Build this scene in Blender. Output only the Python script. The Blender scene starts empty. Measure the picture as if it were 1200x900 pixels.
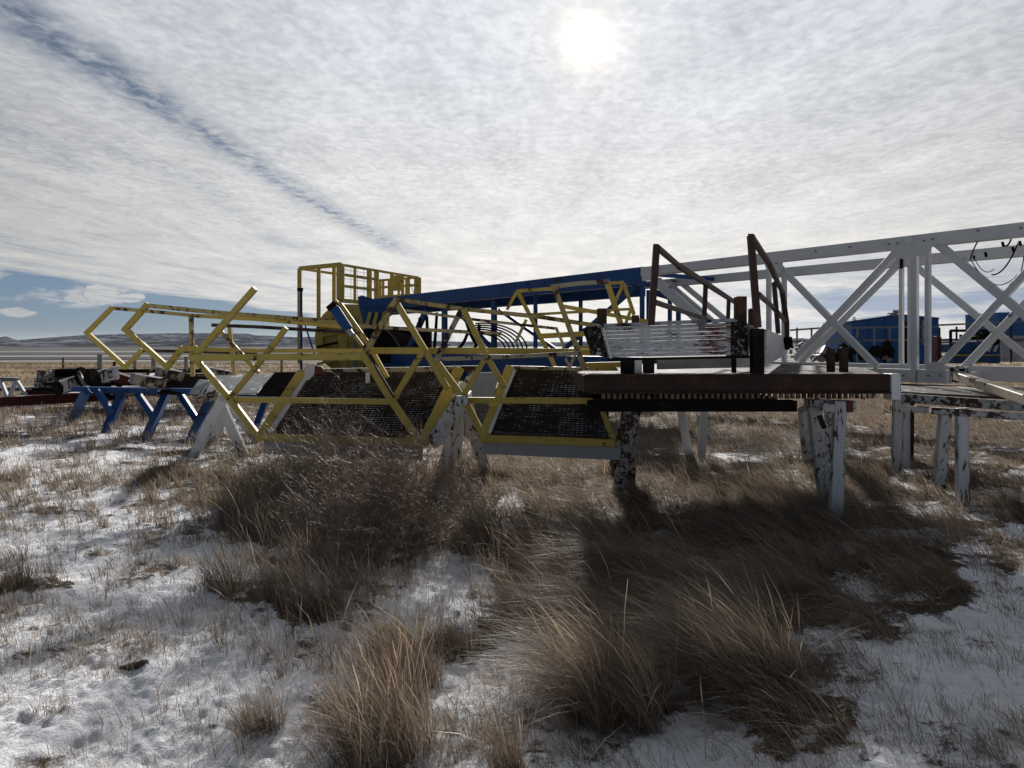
import bpy, math, random
import numpy as np
from mathutils import Vector, Matrix

random.seed(7)
rng = np.random.default_rng(11)
SC = bpy.context.scene
COL = SC.collection
EYE, F, HU, HV = 1.6, 850.0, 600.0, 404.0

def P(u, v, Y):
    return Vector(((u - HU) / F * Y, Y, EYE - (v - HV) / F * Y))

# ------------------------------------------------------------------ noise
def _hash(ix, iy, seed):
    n = (ix * 374761393 + iy * 668265263 + seed * 2147483647) & 0xFFFFFFFF
    n = ((n ^ (n >> 13)) * 1274126177) & 0xFFFFFFFF
    n = n ^ (n >> 16)
    return (n & 0xFFFF) / 65535.0

def vnoise(x, y, seed=0):
    x = np.asarray(x, dtype=np.float64); y = np.asarray(y, dtype=np.float64)
    ix = np.floor(x).astype(np.int64); iy = np.floor(y).astype(np.int64)
    fx = x - ix; fy = y - iy
    fx = fx * fx * (3 - 2 * fx); fy = fy * fy * (3 - 2 * fy)
    a = _hash(ix, iy, seed); b = _hash(ix + 1, iy, seed)
    c = _hash(ix, iy + 1, seed); d = _hash(ix + 1, iy + 1, seed)
    return (a * (1 - fx) + b * fx) * (1 - fy) + (c * (1 - fx) + d * fx) * fy

def fbm(x, y, seed=0, octv=4):
    s = 0; a = .5; t = 0
    for k in range(octv):
        s = s + a * vnoise(x * 2 ** k, y * 2 ** k, seed + k * 17); t += a; a *= .5
    return s / t

# ------------------------------------------------------------------ the grass field: density, blade height
BLOBS = [  # centre and radii of grassy patches on the ground: u, v, ru, rv, density, height, warmth
    (760, 560, 330, 60, 1.0, .26, .3), (900, 640, 210, 60, 1.0, .40, .2), (830, 715, 150, 62, 1.1, .55, .4),
    (800, 790, 125, 52, 1.1, .50, .3), (910, 840, 60, 60, .7, .42, .5), (735, 735, 100, 75, .9, .48, .6),
    (670, 690, 100, 50, .85, .36, .9), (640, 640, 90, 40, .7, .3, .5), (560, 640, 50, 40, .5, .26, .3), (380, 680, 70, 40, .7, .36, .3), (860, 600, 260, 60, .9, .34, .3), (1040, 690, 80, 36, .9, .30, .1), (560, 570, 120, 36, .9, .3, .2),
    (400, 600, 140, 62, 1.0, .36, .3), (300, 560, 160, 40, .8, .22, .2), (340, 690, 90, 30, .9, .36, .3), (440, 700, 60, 26, .5, .36, .3),
    (455, 800, 60, 50, .75, .38, .6), (435, 890, 60, 50, .75, .36, .6), (400, 745, 80, 44, .6, .34, .4), (345, 790, 80, 44, .6, .28, .4), (450, 760, 70, 60, .6, .34, .4), (400, 840, 60, 50, .5, .28, .4), (560, 600, 90, 60, .9, .34, .3), (590, 720, 50, 34, .6, .26, .5), (1000, 620, 200, 50, .8, .3, .3), (960, 760, 90, 44, .7, .4, .3), (250, 760, 50, 40, .3, .2, .3), (485, 770, 26, 32, 1.0, .32, .7),
    (535, 745, 26, 12, .9, .16, .2), (640, 750, 60, 22, .6, .2, .4), (330, 775, 50, 30, .6, .22, .5),
    (240, 850, 50, 22, .35, .15, .3), (310, 830, 60, 22, .45, .18, .2), (225, 790, 34, 18, .4, .14, .2),
    (20, 680, 50, 20, .7, .2, .2), (150, 655, 70, 22, .45, .15, .3), (20, 835, 40, 14, .7, .12, .2),
    (125, 790, 16, 8, .9, .08, .2), (70, 750, 60, 40, .2, .15, .3), (200, 600, 130, 34, .45, .18, .5), (60, 560, 130, 40, .5, .18, .3),
    (595, 905, 26, 12, .5, .26, .8), (1180, 640, 60, 40, .6, .2, .6), (1130, 600, 120, 30, .7, .25, .1),
    (1010, 790, 70, 26, .5, .16, .4), (1100, 860, 60, 14, .4, .12, .2), (1150, 760, 60, 18, .35, .1, .2),
    (560, 690, 40, 20, .6, .2, .5), (1080, 560, 130, 20, .8, .22, .3), (960, 880, 60, 30, .4, .3, .3),
    (60, 900, 80, 20, .3, .16, .3), (180, 900, 60, 20, .3, .14, .3),
]
def field(X, Y):
    X = np.asarray(X, float); Y = np.asarray(Y, float)
    Ys = np.maximum(Y, 1.0)
    u = HU + F * X / Ys; v = HV + F * EYE / Ys
    wob = (fbm(X * 1.3, Y * 1.3, 3) - .5)
    u2 = u + wob * 620 / np.maximum(Ys, 2); v2 = v + (fbm(X * 2, Y * 2, 31) - .5) * 60
    n = fbm(X * 2.3 + 9, Y * 2.3, 5, 3)
    d = .16 * np.clip((n - .45) * 8, 0, 2) + .04
    h = np.full_like(d, .12); w = np.full_like(d, .3)
    far = np.clip((505 - v) / 40, 0, 1)
    rs = np.clip((u - 480) / 160, 0, 1)
    d = np.maximum(d, far * (.55 + .35 * rs + .7 * (n - .4)))
    h = np.maximum(h, far * .2); w = w + far * .5
    mid = np.clip((600 - v) / 90, 0, 1)
    d = np.maximum(d, mid * (.42 + .35 * rs + 1.1 * (n - .45))); h = np.maximum(h, mid * (.21 + .05 * (1 - rs)))
    for (cu, cv, ru, rv, s, hh, ww) in BLOBS:
        e = ((u2 - cu) / (ru * 1.05)) ** 2 + ((v2 - cv) / (rv * 1.05)) ** 2
        k = np.clip((1.25 - e) / .6, 0, 1)
        dd = s * k * np.clip(.55 + 1.4 * (n - .4), .1, 1.2)
        m = dd > d
        h = np.where(m, hh * (.7 + .3 * k), h); w = np.where(m, ww, w)
        d = np.maximum(d, dd)
    d = np.where(Y < 1.2, .02, d)
    return np.clip(d, 0, 1.1), h, w

def ground_z(X, Y, d=None):
    r = np.sqrt(np.asarray(X, float) ** 2 + np.asarray(Y, float) ** 2)
    if d is None: d = field(X, Y)[0]
    fade = np.clip(1 - (r - 25) / 60, 0, 1)
    z = (fbm(X * .35, Y * .35, 8, 3) - .5) * .10 + (fbm(X * 2.2, Y * 2.2, 9, 3) - .5) * .07 + (fbm(X * 9, Y * 9, 10, 2) - .5) * .025
    return z * fade + .04 * np.clip(d, 0, 1) * fade - .02

def gz(x, y): return float(ground_z(np.array([x]), np.array([y]))[0])

# ------------------------------------------------------------------ materials
def new_mat(name):
    m = bpy.data.materials.new(name); m.use_nodes = True
    nt = m.node_tree; b = nt.nodes['Principled BSDF']
    return m, nt, b
def nd(nt, t, **k):
    n = nt.nodes.new(t)
    for a, v in k.items():
        if a.startswith('i_'):
            n.inputs[a[2:].replace('_', ' ')].default_value = v
        else: setattr(n, a, v)
    return n
def ramp(nt, src, p0, p1, c0=(0, 0, 0, 1), c1=(1, 1, 1, 1)):
    r = nt.nodes.new('ShaderNodeValToRGB'); r.color_ramp.elements[0].position = p0; r.color_ramp.elements[1].position = p1
    r.color_ramp.elements[0].color = c0; r.color_ramp.elements[1].color = c1
    nt.links.new(src, r.inputs[0]); return r.outputs[0]
def mixc(nt, f, a, b, mode='MIX'):
    m = nt.nodes.new('ShaderNodeMix'); m.data_type = 'RGBA'; m.blend_type = mode
    for s, val in ((0, f), (6, a), (7, b)):
        if hasattr(val, 'is_linked') or isinstance(val, bpy.types.NodeSocket): nt.links.new(val, m.inputs[s])
        else: m.inputs[s].default_value = val if s == 0 else (*val[:3], 1)
    return m.outputs[2]
def mth(nt, op, a, b=None, c=None, clamp=False):
    m = nt.nodes.new('ShaderNodeMath'); m.operation = op; m.use_clamp = clamp
    for s, val in enumerate((a, b, c)):
        if val is None: continue
        if isinstance(val, bpy.types.NodeSocket): nt.links.new(val, m.inputs[s])
        else: m.inputs[s].default_value = val
    return m.outputs[0]

def paint(name, col, rust=(.055, .025, .018), amt=.3, scale=7, stretch=(1, 1, 1), rough=.55, snow=0.0, rust2=(.02, .014, .012), grime=.35, edge=0.0):
    m, nt, b = new_mat(name)
    tc = nd(nt, 'ShaderNodeTexCoord'); mp = nd(nt, 'ShaderNodeMapping'); mp.inputs['Scale'].default_value = stretch
    nt.links.new(tc.outputs['Object'], mp.inputs[0])
    n1 = nd(nt, 'ShaderNodeTexNoise', i_Scale=scale, i_Detail=9, i_Roughness=.68); nt.links.new(mp.outputs[0], n1.inputs[0])
    n2 = nd(nt, 'ShaderNodeTexNoise', i_Scale=scale * .23, i_Detail=4); nt.links.new(mp.outputs[0], n2.inputs[0])
    n3 = nd(nt, 'ShaderNodeTexNoise', i_Scale=scale * 5, i_Detail=3); nt.links.new(mp.outputs[0], n3.inputs[0])
    s = mth(nt, 'ADD', n1.outputs[0], mth(nt, 'MULTIPLY', mth(nt, 'SUBTRACT', n2.outputs[0], .5), .55))
    if edge:
        bv = nd(nt, 'ShaderNodeBevel', samples=3); bv.inputs['Radius'].default_value = .018
        gg = nd(nt, 'ShaderNodeNewGeometry'); dp = nd(nt, 'ShaderNodeVectorMath', operation='DOT_PRODUCT')
        nt.links.new(bv.outputs[0], dp.inputs[0]); nt.links.new(gg.outputs['Normal'], dp.inputs[1])
        s = mth(nt, 'ADD', s, mth(nt, 'MULTIPLY', mth(nt, 'SUBTRACT', 1, dp.outputs['Value'], clamp=True), edge))
    t = .74 - .36 * amt
    msk = ramp(nt, s, t, t + .025)
    rc = mixc(nt, n3.outputs[0], rust, rust2)
    halo = ramp(nt, s, t - .10, t + .02)
    base = mixc(nt, mth(nt, 'MULTIPLY', halo, .35), col, [c * .55 + r * .5 for c, r in zip(col, rust)])
    gr = ramp(nt, n2.outputs[0], .35, .75)
    base = mixc(nt, mth(nt, 'MULTIPLY', gr, grime), base, [c * .6 for c in col])
    sp = ramp(nt, n3.outputs[0], .3, .7)
    base = mixc(nt, mth(nt, 'MULTIPLY', sp, .18), base, [c * .72 for c in col])
    c = mixc(nt, msk, base, rc)
    if snow > 0:
        g = nd(nt, 'ShaderNodeNewGeometry'); sx = nd(nt, 'ShaderNodeSeparateXYZ'); nt.links.new(g.outputs['Normal'], sx.inputs[0])
        up = ramp(nt, sx.outputs[2], .75, .9); ns = ramp(nt, n1.outputs[0], .62 - .35 * snow, .68 - .35 * snow)
        c = mixc(nt, mth(nt, 'MULTIPLY', up, ns), c, (.8, .82, .86))
    nt.links.new(c, b.inputs['Base Color'])
    b.inputs['Specular IOR Level'].default_value = 0 if max(col) < .03 else .2
    rg = mth(nt, 'ADD', mth(nt, 'MULTIPLY', msk, .35), rough, clamp=True); nt.links.new(rg, b.inputs['Roughness'])
    bp = nd(nt, 'ShaderNodeBump', i_Strength=.5, i_Distance=.004)
    hgt = mth(nt, 'ADD', mth(nt, 'MULTIPLY', msk, -1.0), mth(nt, 'MULTIPLY', n3.outputs[0], .35))
    nt.links.new(hgt, bp.inputs['Height']); nt.links.new(bp.outputs[0], b.inputs['Normal'])
    return m

M = dict(
    yellow=paint('yellow_paint', (.48, .365, .085), rust=(.10, .06, .035), amt=.26, scale=12, edge=.35),
    yellowrust=paint('worn_yellow_paint', (.43, .34, .13), rust=(.11, .06, .04), rust2=(.04, .025, .02), amt=.50, scale=14, edge=.4),
    greyrail=paint('weathered_rail', (.36, .32, .22), rust=(.06, .03, .025), amt=.6, scale=8, snow=.6),
    darkrail=paint('bare_steel_rail', (.05, .04, .035), amt=.5, scale=9),
    white=paint('white_paint', (.58, .585, .59), amt=.16, scale=9, grime=.3, edge=.2),
    whitemast=paint('white_mast_paint', (.55, .555, .56), amt=.16, scale=5, grime=.3),
    whitechip=paint('chipped_white_paint', (.55, .56, .57), rust=(.03, .018, .014), rust2=(.08, .045, .03), amt=.50, scale=22, stretch=(1, 1, .22), edge=.7),
    greypanel=paint('grey_white_panel', (.34, .345, .35), amt=.15, scale=4, grime=.4, snow=.2),
    blue=paint('blue_paint', (.012, .062, .20), amt=.25, scale=5, rough=.5),
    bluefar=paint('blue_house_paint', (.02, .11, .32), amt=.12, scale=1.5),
    brown=paint('rusty_brown_steel', (.034, .018, .015), rust=(.12, .06, .035), rust2=(.015, .01, .01), amt=.55, scale=5, rough=.75, snow=.1),
    redbrown=paint('red_brown_steel', (.10, .022, .018), rust=(.05, .02, .02), amt=.3, scale=4, snow=.2),
    black=paint('black_steel', (.014, .012, .012), rust=(.05, .03, .02), amt=.25, scale=7, rough=.95),
    beige=paint('beige_tube_paint', (.42, .36, .28), rust=(.12, .07, .05), amt=.45, scale=6),
    grey=paint('grey_steel', (.20, .20, .21), amt=.35, scale=6, snow=.5),
    rubber=paint('black_rubber', (.012, .012, .013), amt=.05, scale=9, rough=.5),
    snowframe=paint('frosted_frame_paint', (.30, .31, .33), rust=(.03, .02, .02), amt=.55, scale=14, snow=.7),
    whiterust=paint('rust_eaten_white_paint', (.42, .42, .41), rust=(.03, .018, .014), rust2=(.09, .05, .035), amt=.68, scale=18, edge=.4),
    deck=paint('dusty_deck_steel', (.06, .045, .04), rust=(.05, .03, .025), amt=.4, scale=6, snow=.12, rough=.8),
    tooth=paint('rusty_tooth_steel', (.15, .10, .075), rust=(.05, .03, .025), amt=.5, scale=14),
    galv=paint('galvanised_pipe', (.32, .32, .33), amt=.2, scale=8),
)

def mk_grate():
    m, nt, b = new_mat('rusty_grating')
    tc = nd(nt, 'ShaderNodeTexCoord')
    mp = nd(nt, 'ShaderNodeMapping'); mp.inputs['Scale'].default_value = (1, 1, 2.2); nt.links.new(tc.outputs['Object'], mp.inputs[0])
    n1 = nd(nt, 'ShaderNodeTexNoise', i_Scale=13, i_Detail=8, i_Roughness=.75); nt.links.new(mp.outputs[0], n1.inputs[0])
    n2 = nd(nt, 'ShaderNodeTexNoise', i_Scale=3.4, i_Detail=5); nt.links.new(tc.outputs['Object'], n2.inputs[0])
    g = nd(nt, 'ShaderNodeNewGeometry'); sx = nd(nt, 'ShaderNodeSeparateXYZ'); nt.links.new(g.outputs['Normal'], sx.inputs[0])
    up = ramp(nt, sx.outputs[2], .35, .75)
    s = mth(nt, 'ADD', n1.outputs[0], mth(nt, 'MULTIPLY', n2.outputs[0], .5))
    fl = mth(nt, 'MULTIPLY', ramp(nt, s, .73, .87), up)
    base = mixc(nt, n1.outputs[0], (.022, .015, .012), (.05, .032, .024))
    nt.links.new(mixc(nt, fl, base, (.5, .52, .56)), b.inputs['Base Color']); b.inputs['Roughness'].default_value = .8
    return m
M['grate'] = mk_grate()

def mk_louvre():
    m, nt, b = new_mat('peeling_louvre_paint')
    tc = nd(nt, 'ShaderNodeTexCoord')
    mp = nd(nt, 'ShaderNodeMapping'); mp.inputs['Scale'].default_value = (1, 1, 5); nt.links.new(tc.outputs['Object'], mp.inputs[0])
    n1 = nd(nt, 'ShaderNodeTexNoise', i_Scale=7, i_Detail=9, i_Roughness=.7); nt.links.new(mp.outputs[0], n1.inputs[0])
    n2 = nd(nt, 'ShaderNodeTexNoise', i_Scale=26, i_Detail=6, i_Roughness=.7); nt.links.new(mp.outputs[0], n2.inputs[0])
    sx = nd(nt, 'ShaderNodeSeparateXYZ'); nt.links.new(tc.outputs['Object'], sx.inputs[0])
    e = mth(nt, 'ABSOLUTE', mth(nt, 'SUBTRACT', sx.outputs[0], .23))
    patch = mth(nt, 'ADD', mth(nt, 'MULTIPLY', mth(nt, 'SUBTRACT', .15, e), 1.6), mth(nt, 'MULTIPLY', mth(nt, 'SUBTRACT', n1.outputs[0], .5), 1.6))
    pm = ramp(nt, patch, .08, .14)
    chips = ramp(nt, mth(nt, 'ADD', mth(nt, 'MULTIPLY', n1.outputs[0], .5), mth(nt, 'MULTIPLY', n2.outputs[0], .5)), .545, .57)
    c = mixc(nt, ramp(nt, n2.outputs[0], .3, .7), (.66, .66, .66), (.52, .52, .53))
    c = mixc(nt, chips, c, (.07, .05, .045))
    red = mixc(nt, ramp(nt, n2.outputs[0], .55, .6), (.13, .035, .03), (.6, .58, .56))
    nt.links.new(mixc(nt, pm, c, red), b.inputs['Base Color']); b.inputs['Roughness'].default_value = .6
    return m
M['louvre'] = mk_louvre()

def mk_grass(name, translucent=.45):
    m, nt, b = new_mat(name)
    a = nd(nt, 'ShaderNodeAttribute', attribute_name='tint')
    out = nt.nodes['Material Output']
    nt.links.new(a.outputs['Color'], b.inputs['Base Color']); b.inputs['Roughness'].default_value = .55
    tr = nd(nt, 'ShaderNodeBsdfTranslucent'); nt.links.new(a.outputs['Color'], tr.inputs[0])
    mx = nd(nt, 'ShaderNodeMixShader'); mx.inputs[0].default_value = translucent
    nt.links.new(b.outputs[0], mx.inputs[1]); nt.links.new(tr.outputs[0], mx.inputs[2]); nt.links.new(mx.outputs[0], out.inputs[0])
    return m
M['grass'] = mk_grass('dry_grass', .42)
M['twig'] = mk_grass('dry_twigs', .05)

def mk_ground():
    m, nt, b = new_mat('snowy_ground')
    a = nd(nt, 'ShaderNodeAttribute', attribute_name='litter')
    tc = nd(nt, 'ShaderNodeTexCoord')
    pos = tc.outputs['Object']
    def noise(scale, det=6, rough=.6, st=None):
        n = nd(nt, 'ShaderNodeTexNoise', i_Scale=scale, i_Detail=det, i_Roughness=rough)
        if st:
            mp = nd(nt, 'ShaderNodeMapping'); mp.inputs['Scale'].default_value = st; nt.links.new(pos, mp.inputs[0]); nt.links.new(mp.outputs[0], n.inputs[0])
        else: nt.links.new(pos, n.inputs[0])
        return n.outputs[0]
    f1 = noise(7, 10, .72); f2 = noise(45, 6, .7); f3 = noise(1.2, 4)
    s = mth(nt, 'ADD', mth(nt, 'MULTIPLY', a.outputs['Fac'], .62), mth(nt, 'ADD', mth(nt, 'MULTIPLY', f1, .95), mth(nt, 'MULTIPLY', f2, .35)))
    lm = ramp(nt, s, .88, .98)
    snow = mixc(nt, ramp(nt, f1, .3, .7), (.88, .89, .92), (.80, .82, .86))
    snow = mixc(nt, ramp(nt, f2, .64, .71), snow, (.34, .31, .27))
    straw = mixc(nt, ramp(nt, f2, .3, .7), (.035, .028, .022), (.12, .092, .066))
    near = mixc(nt, lm, snow, straw)
    # far plain: tan grass first, then sage flats with snow-filled tracks and drifts
    sx = nd(nt, 'ShaderNodeSeparateXYZ'); nt.links.new(pos, sx.inputs[0]); y = sx.outputs[1]
    b1 = noise(.05, 5, .6, (.35, 2.0, 1)); b2 = noise(.012, 6, .65, (.3, 2.5, 1)); b3 = noise(.6, 5, .7, (.4, 2.4, 1))
    tan = mixc(nt, ramp(nt, b3, .35, .7), (.40, .31, .19), (.20, .15, .10))
    tan = mixc(nt, ramp(nt, b1, .64, .74), tan, (.60, .60, .60))
    sage = mixc(nt, ramp(nt, b3, .35, .7), (.055, .06, .065), (.13, .115, .10))
    sage = mixc(nt, ramp(nt, b2, .58, .66), sage, (.40, .41, .44))
    yy = mth(nt, 'ADD', y, mth(nt, 'MULTIPLY', mth(nt, 'SUBTRACT', b1, .5), 30))
    fb = mixc(nt, ramp(nt, mth(nt, 'DIVIDE', yy, 100), .62, .75), tan, sage)
    # two snow-filled tracks crossing the flats
    xt = mth(nt, 'MULTIPLY', sx.outputs[0], -.12)
    for yt, wd in ((78, 1.6), (112, 4.0), (180, 7.0)):
        dd = mth(nt, 'ABSOLUTE', mth(nt, 'SUBTRACT', mth(nt, 'ADD', y, xt), yt))
        fb = mixc(nt, ramp(nt, mth(nt, 'DIVIDE', dd, wd), .35, 1.0, (1, 1, 1, 1), (0, 0, 0, 1)), fb, (.62, .63, .66))
    c = mixc(nt, ramp(nt, mth(nt, 'DIVIDE', y, 60), .25, .6), near, fb)
    nt.links.new(c, b.inputs['Base Color']); b.inputs['Roughness'].default_value = .75
    b.inputs['Specular IOR Level'].default_value = .04
    bp = nd(nt, 'ShaderNodeBump', i_Strength=1.0, i_Distance=.045)
    hh = mth(nt, 'ADD', mth(nt, 'MULTIPLY', f1, .8), mth(nt, 'MULTIPLY', f2, .30))
    nt.links.new(hh, bp.inputs['Height']); nt.links.new(bp.outputs[0], b.inputs['Normal'])
    return m
M['ground'] = mk_ground()

def mk_hills():
    m, nt, b = new_mat('sagebrush_hills')
    tc = nd(nt, 'ShaderNodeTexCoord')
    mp = nd(nt, 'ShaderNodeMapping'); mp.inputs['Scale'].default_value = (1, .5, 5); nt.links.new(tc.outputs['Object'], mp.inputs[0])
    n = nd(nt, 'ShaderNodeTexNoise', i_Scale=.03, i_Detail=9, i_Roughness=.72); nt.links.new(mp.outputs[0], n.inputs[0])
    g = nd(nt, 'ShaderNodeNewGeometry'); sx = nd(nt, 'ShaderNodeSeparateXYZ'); nt.links.new(g.outputs['Normal'], sx.inputs[0])
    s = n.outputs[0]
    c = mixc(nt, ramp(nt, s, .47, .60), (.024, .029, .042), (.20, .215, .25))
    c = mixc(nt, ramp(nt, s, .36, .47), (.085, .075, .066), c)
    nt.links.new(c, b.inputs['Base Color']); b.inputs['Roughness'].default_value = 1; b.inputs['Specular IOR Level'].default_value = 0
    return m
M['hills'] = mk_hills()

# ------------------------------------------------------------------ mesh builder
class MB:
    def __init__(s): s.v = []; s.f = []
    def hexa(s, pts):
        o = len(s.v); s.v += [Vector(p) for p in pts]
        s.f += [(o, o+3, o+2, o+1), (o+4, o+5, o+6, o+7), (o, o+1, o+5, o+4), (o+1, o+2, o+6, o+5), (o+2, o+3, o+7, o+6), (o+3, o, o+4, o+7)]
        return s
    def box(s, x0, x1, y0, y1, z0, z1):
        return s.hexa([(x0, y0, z0), (x1, y0, z0), (x1, y1, z0), (x0, y1, z0), (x0, y0, z1), (x1, y0, z1), (x1, y1, z1), (x0, y1, z1)])
    def bar(s, a, b, w, d=None, ref=None, ext=0.0, w2=None):
        a = Vector(a); b = Vector(b); d = w if d is None else d
        t = (b - a).normalized(); a = a - t * ext; b = b + t * ext
        ref = Vector(ref) if ref else Vector((0, 1, 0))
        if abs(t.dot(ref.normalized())) > .95: ref = Vector((1, 0, 0))
        s1 = t.cross(ref).normalized(); s2 = t.cross(s1).normalized()
        pts = []
        for q, ww in ((a, w), (b, w2 or w)):
            for i, j in ((-1, -1), (1, -1), (1, 1), (-1, 1)):
                pts.append(q + s1 * (i * ww / 2) + s2 * (j * d / 2))
        return s.hexa(pts)
    def tube(s, pts, r, n=8, r2=None, caps=True):
        pts = [Vector(p) for p in pts]; o = len(s.v); m = len(pts)
        up = Vector((.13, .2, .97)).normalized()
        for i, p in enumerate(pts):
            t = (pts[min(i+1, m-1)] - pts[max(i-1, 0)]).normalized()
            a = t.cross(up)
            if a.length < .1: a = t.cross(Vector((1, 0, 0)))
            a.normalize(); b = t.cross(a)
            rr = r + ((r2 - r) * i / (m - 1) if r2 is not None else 0)
            for k in range(n):
                q = 2 * math.pi * k / n
                s.v.append(p + a * math.cos(q) * rr + b * math.sin(q) * rr)
        for i in range(m - 1):
            for k in range(n):
                s.f.append((o+i*n+k, o+i*n+(k+1) % n, o+(i+1)*n+(k+1) % n, o+(i+1)*n+k))
        if caps:
            s.f.append(tuple(o+k for k in reversed(range(n)))); s.f.append(tuple(o+(m-1)*n+k for k in range(n)))
        return s
    def prism(s, poly, off):       # closed polygon extruded by a vector
        o = len(s.v); n = len(poly); off = Vector(off)
        s.v += [Vector(p) for p in poly] + [Vector(p) + off for p in poly]
        s.f.append(tuple(o+k for k in range(n))); s.f.append(tuple(o+n+k for k in reversed(range(n))))
        for k in range(n): s.f.append((o+k, o+n+k, o+n+(k+1) % n, o+(k+1) % n))
        return s
    def build(s, name, mat, parent=None, base=None, bevel=.004, smooth=False):
        base = Vector(base) if base is not None else (parent_base(parent) if parent else Vector((0, 0, 0)))
        me = bpy.data.meshes.new(name); me.from_pydata([v - base for v in s.v], [], s.f)
        import bmesh
        bm = bmesh.new(); bm.from_mesh(me); bmesh.ops.recalc_face_normals(bm, faces=bm.faces); bm.to_mesh(me); bm.free()
        me.materials.append(mat if not isinstance(mat, str) else M[mat])
        o = bpy.data.objects.new(name, me); COL.objects.link(o)
        if parent: o.parent = parent
        else: o.location = base
        if smooth: me.polygons.foreach_set('use_smooth', [True] * len(me.polygons))
        if bevel:
            bv = o.modifiers.new('bevel', 'BEVEL'); bv.width = bevel; bv.segments = 1; bv.limit_method = 'ANGLE'; bv.angle_limit = .9
        return o

def parent_base(o):
    b = Vector((0, 0, 0))
    while o: b += o.location; o = o.parent
    return b
def tag(o, label=None, cat=None, group=None, kind=None):
    if label: o['label'] = label
    if cat: o['category'] = cat
    if group: o['group'] = group
    if kind: o['kind'] = kind
    return o
def thing(name, base, label, cat, group=None):
    o = bpy.data.objects.new(name, None); COL.objects.link(o); o.location = Vector(base); o.empty_display_size = .2
    return tag(o, label, cat, group)
def jit(k=.03): return 1 + random.uniform(-k, k)
def rails(parent, name, mat, pts, wpx, depth=None, joined=True):
    """one member of a frame: a run of square bar through the points; wpx is its width seen at its distance"""
    Q = [P(*p) for p in pts]; mb = MB()
    for a, b in zip(Q, Q[1:]):
        w = wpx * (a.y + b.y) / 2 / F
        mb.bar(a, b, w * jit(), (depth or w) * jit(.05), ext=w * .42 if len(Q) > 2 else 0)
    return mb.build(name, mat, parent, bevel=.005)

# ------------------------------------------------------------------ ground
def build_ground():
    r = np.concatenate([np.geomspace(.35, 22, 620), np.geomspace(22.3, 7000, 200)])
    fr = np.linspace(-52, 52, 560); bk = np.linspace(54, 306, 110)
    ang = np.radians(np.concatenate([fr, bk])); na = len(ang)
    R, A = np.meshgrid(r, ang, indexing='ij')
    X = R * np.sin(A); Y = R * np.cos(A)
    d, h, w = field(X.ravel(), Y.ravel()); z = ground_z(X.ravel(), Y.ravel(), d)
    # tiny tracks and crumbs in the snow
    near = np.clip(1 - (R.ravel() - 9) / 8, 0, 1)
    z += near * .012 * (vnoise(X.ravel() * 24, Y.ravel() * 24, 77) - .5) * 2
    co = np.stack([X.ravel(), Y.ravel(), z], 1)
    co = np.vstack([co, [[0, 0, -.02]]]); nr = len(r)
    i = np.arange(nr - 1)[:, None]; j = np.arange(na)[None, :]; j2 = (j + 1) % na
    q = np.stack([i*na+j, i*na+j2, (i+1)*na+j2, (i+1)*na+j], -1).reshape(-1, 4)
    ctr = nr * na; tri = np.stack([np.full(na, ctr), (np.arange(na)+1) % na, np.arange(na)], 1)
    me = bpy.data.meshes.new('ground')
    me.vertices.add(len(co)); me.vertices.foreach_set('co', co.astype(np.float32).ravel())
    nl = q.size + tri.size; me.loops.add(nl)
    me.loops.foreach_set('vertex_index', np.concatenate([q[:, ::-1].ravel(), tri[:, ::-1].ravel()]).astype(np.int32))
    me.polygons.add(len(q) + len(tri))
    st = np.concatenate([np.arange(len(q)) * 4, q.size + np.arange(len(tri)) * 3]).astype(np.int32)
    me.polygons.foreach_set('loop_start', st); me.update(calc_edges=True)
    me.polygons.foreach_set('use_smooth', [True] * len(me.polygons))
    if me.polygons[0].normal.z < 0: me.flip_normals()
    at = me.attributes.new('litter', 'FLOAT', 'POINT')
    at.data.foreach_set('value', np.append(np.clip(d, 0, 1), 0).astype(np.float32))
    me.materials.append(M['ground'])
    o = bpy.data.objects.new('ground', me); COL.objects.link(o); tag(o, kind='structure')
build_ground()

# ------------------------------------------------------------------ hills
def build_hills():
    prof = [(-900, 397), (-400, 396), (-120, 397), (0, 395.5), (6, 394.6), (20, 399), (40, 397), (65, 395.2), (100, 393), (147, 392.3), (186, 391),
            (234, 390.8), (290, 391), (297, 393.2), (325, 394), (350, 395.4), (400, 397), (450, 398), (520, 400), (600, 400.8), (800, 400.5), (900, 398.5),
            (940, 396.8), (985, 397.8), (1020, 396), (1100, 397.2), (1200, 396), (1500, 397), (2100, 398)]
    pu = np.array([p[0] for p in prof], float); pv = np.array([p[1] for p in prof], float)
    us = np.linspace(-900, 2100, 900); ts = np.linspace(0, 1, 46)
    co = []
    for t in ts:
        D = 420 + t * 1400                       # ridge crest at t = .8
        hv = np.interp(us, pu, pv); H = (HV - hv) / F * (420 + .8 * 1400) + EYE
        X = (us - HU) / F * D
        s = np.clip(t / .8, 0, 1); shape = (s * s * (3 - 2 * s)) ** 1.15 if t <= .8 else 1 - .2 * (t - .8)
        gl = (fbm(X * .035, np.full_like(X, D) * .006, 4, 5) - .5)
        z = H * shape + gl * 22 * s * (1 - s) * 2 - .6
        z = np.where(t == 0, -3, z)
        co.append(np.stack([X, np.full_like(X, D) + gl * 60 * (1 - s), z], 1))
    co = np.vstack(co); nu = len(us); f = []
    for i in range(len(ts) - 1):
        b = i * nu
        f += [(b+j, b+j+1, b+nu+j+1, b+nu+j) for j in range(nu - 1)]
    me = bpy.data.meshes.new('hills'); me.from_pydata(co.tolist(), [], f); me.materials.append(M['hills'])
    me.polygons.foreach_set('use_smooth', [True] * len(me.polygons))
    o = bpy.data.objects.new('hills', me); COL.objects.link(o); tag(o, kind='structure')
build_hills()

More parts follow.
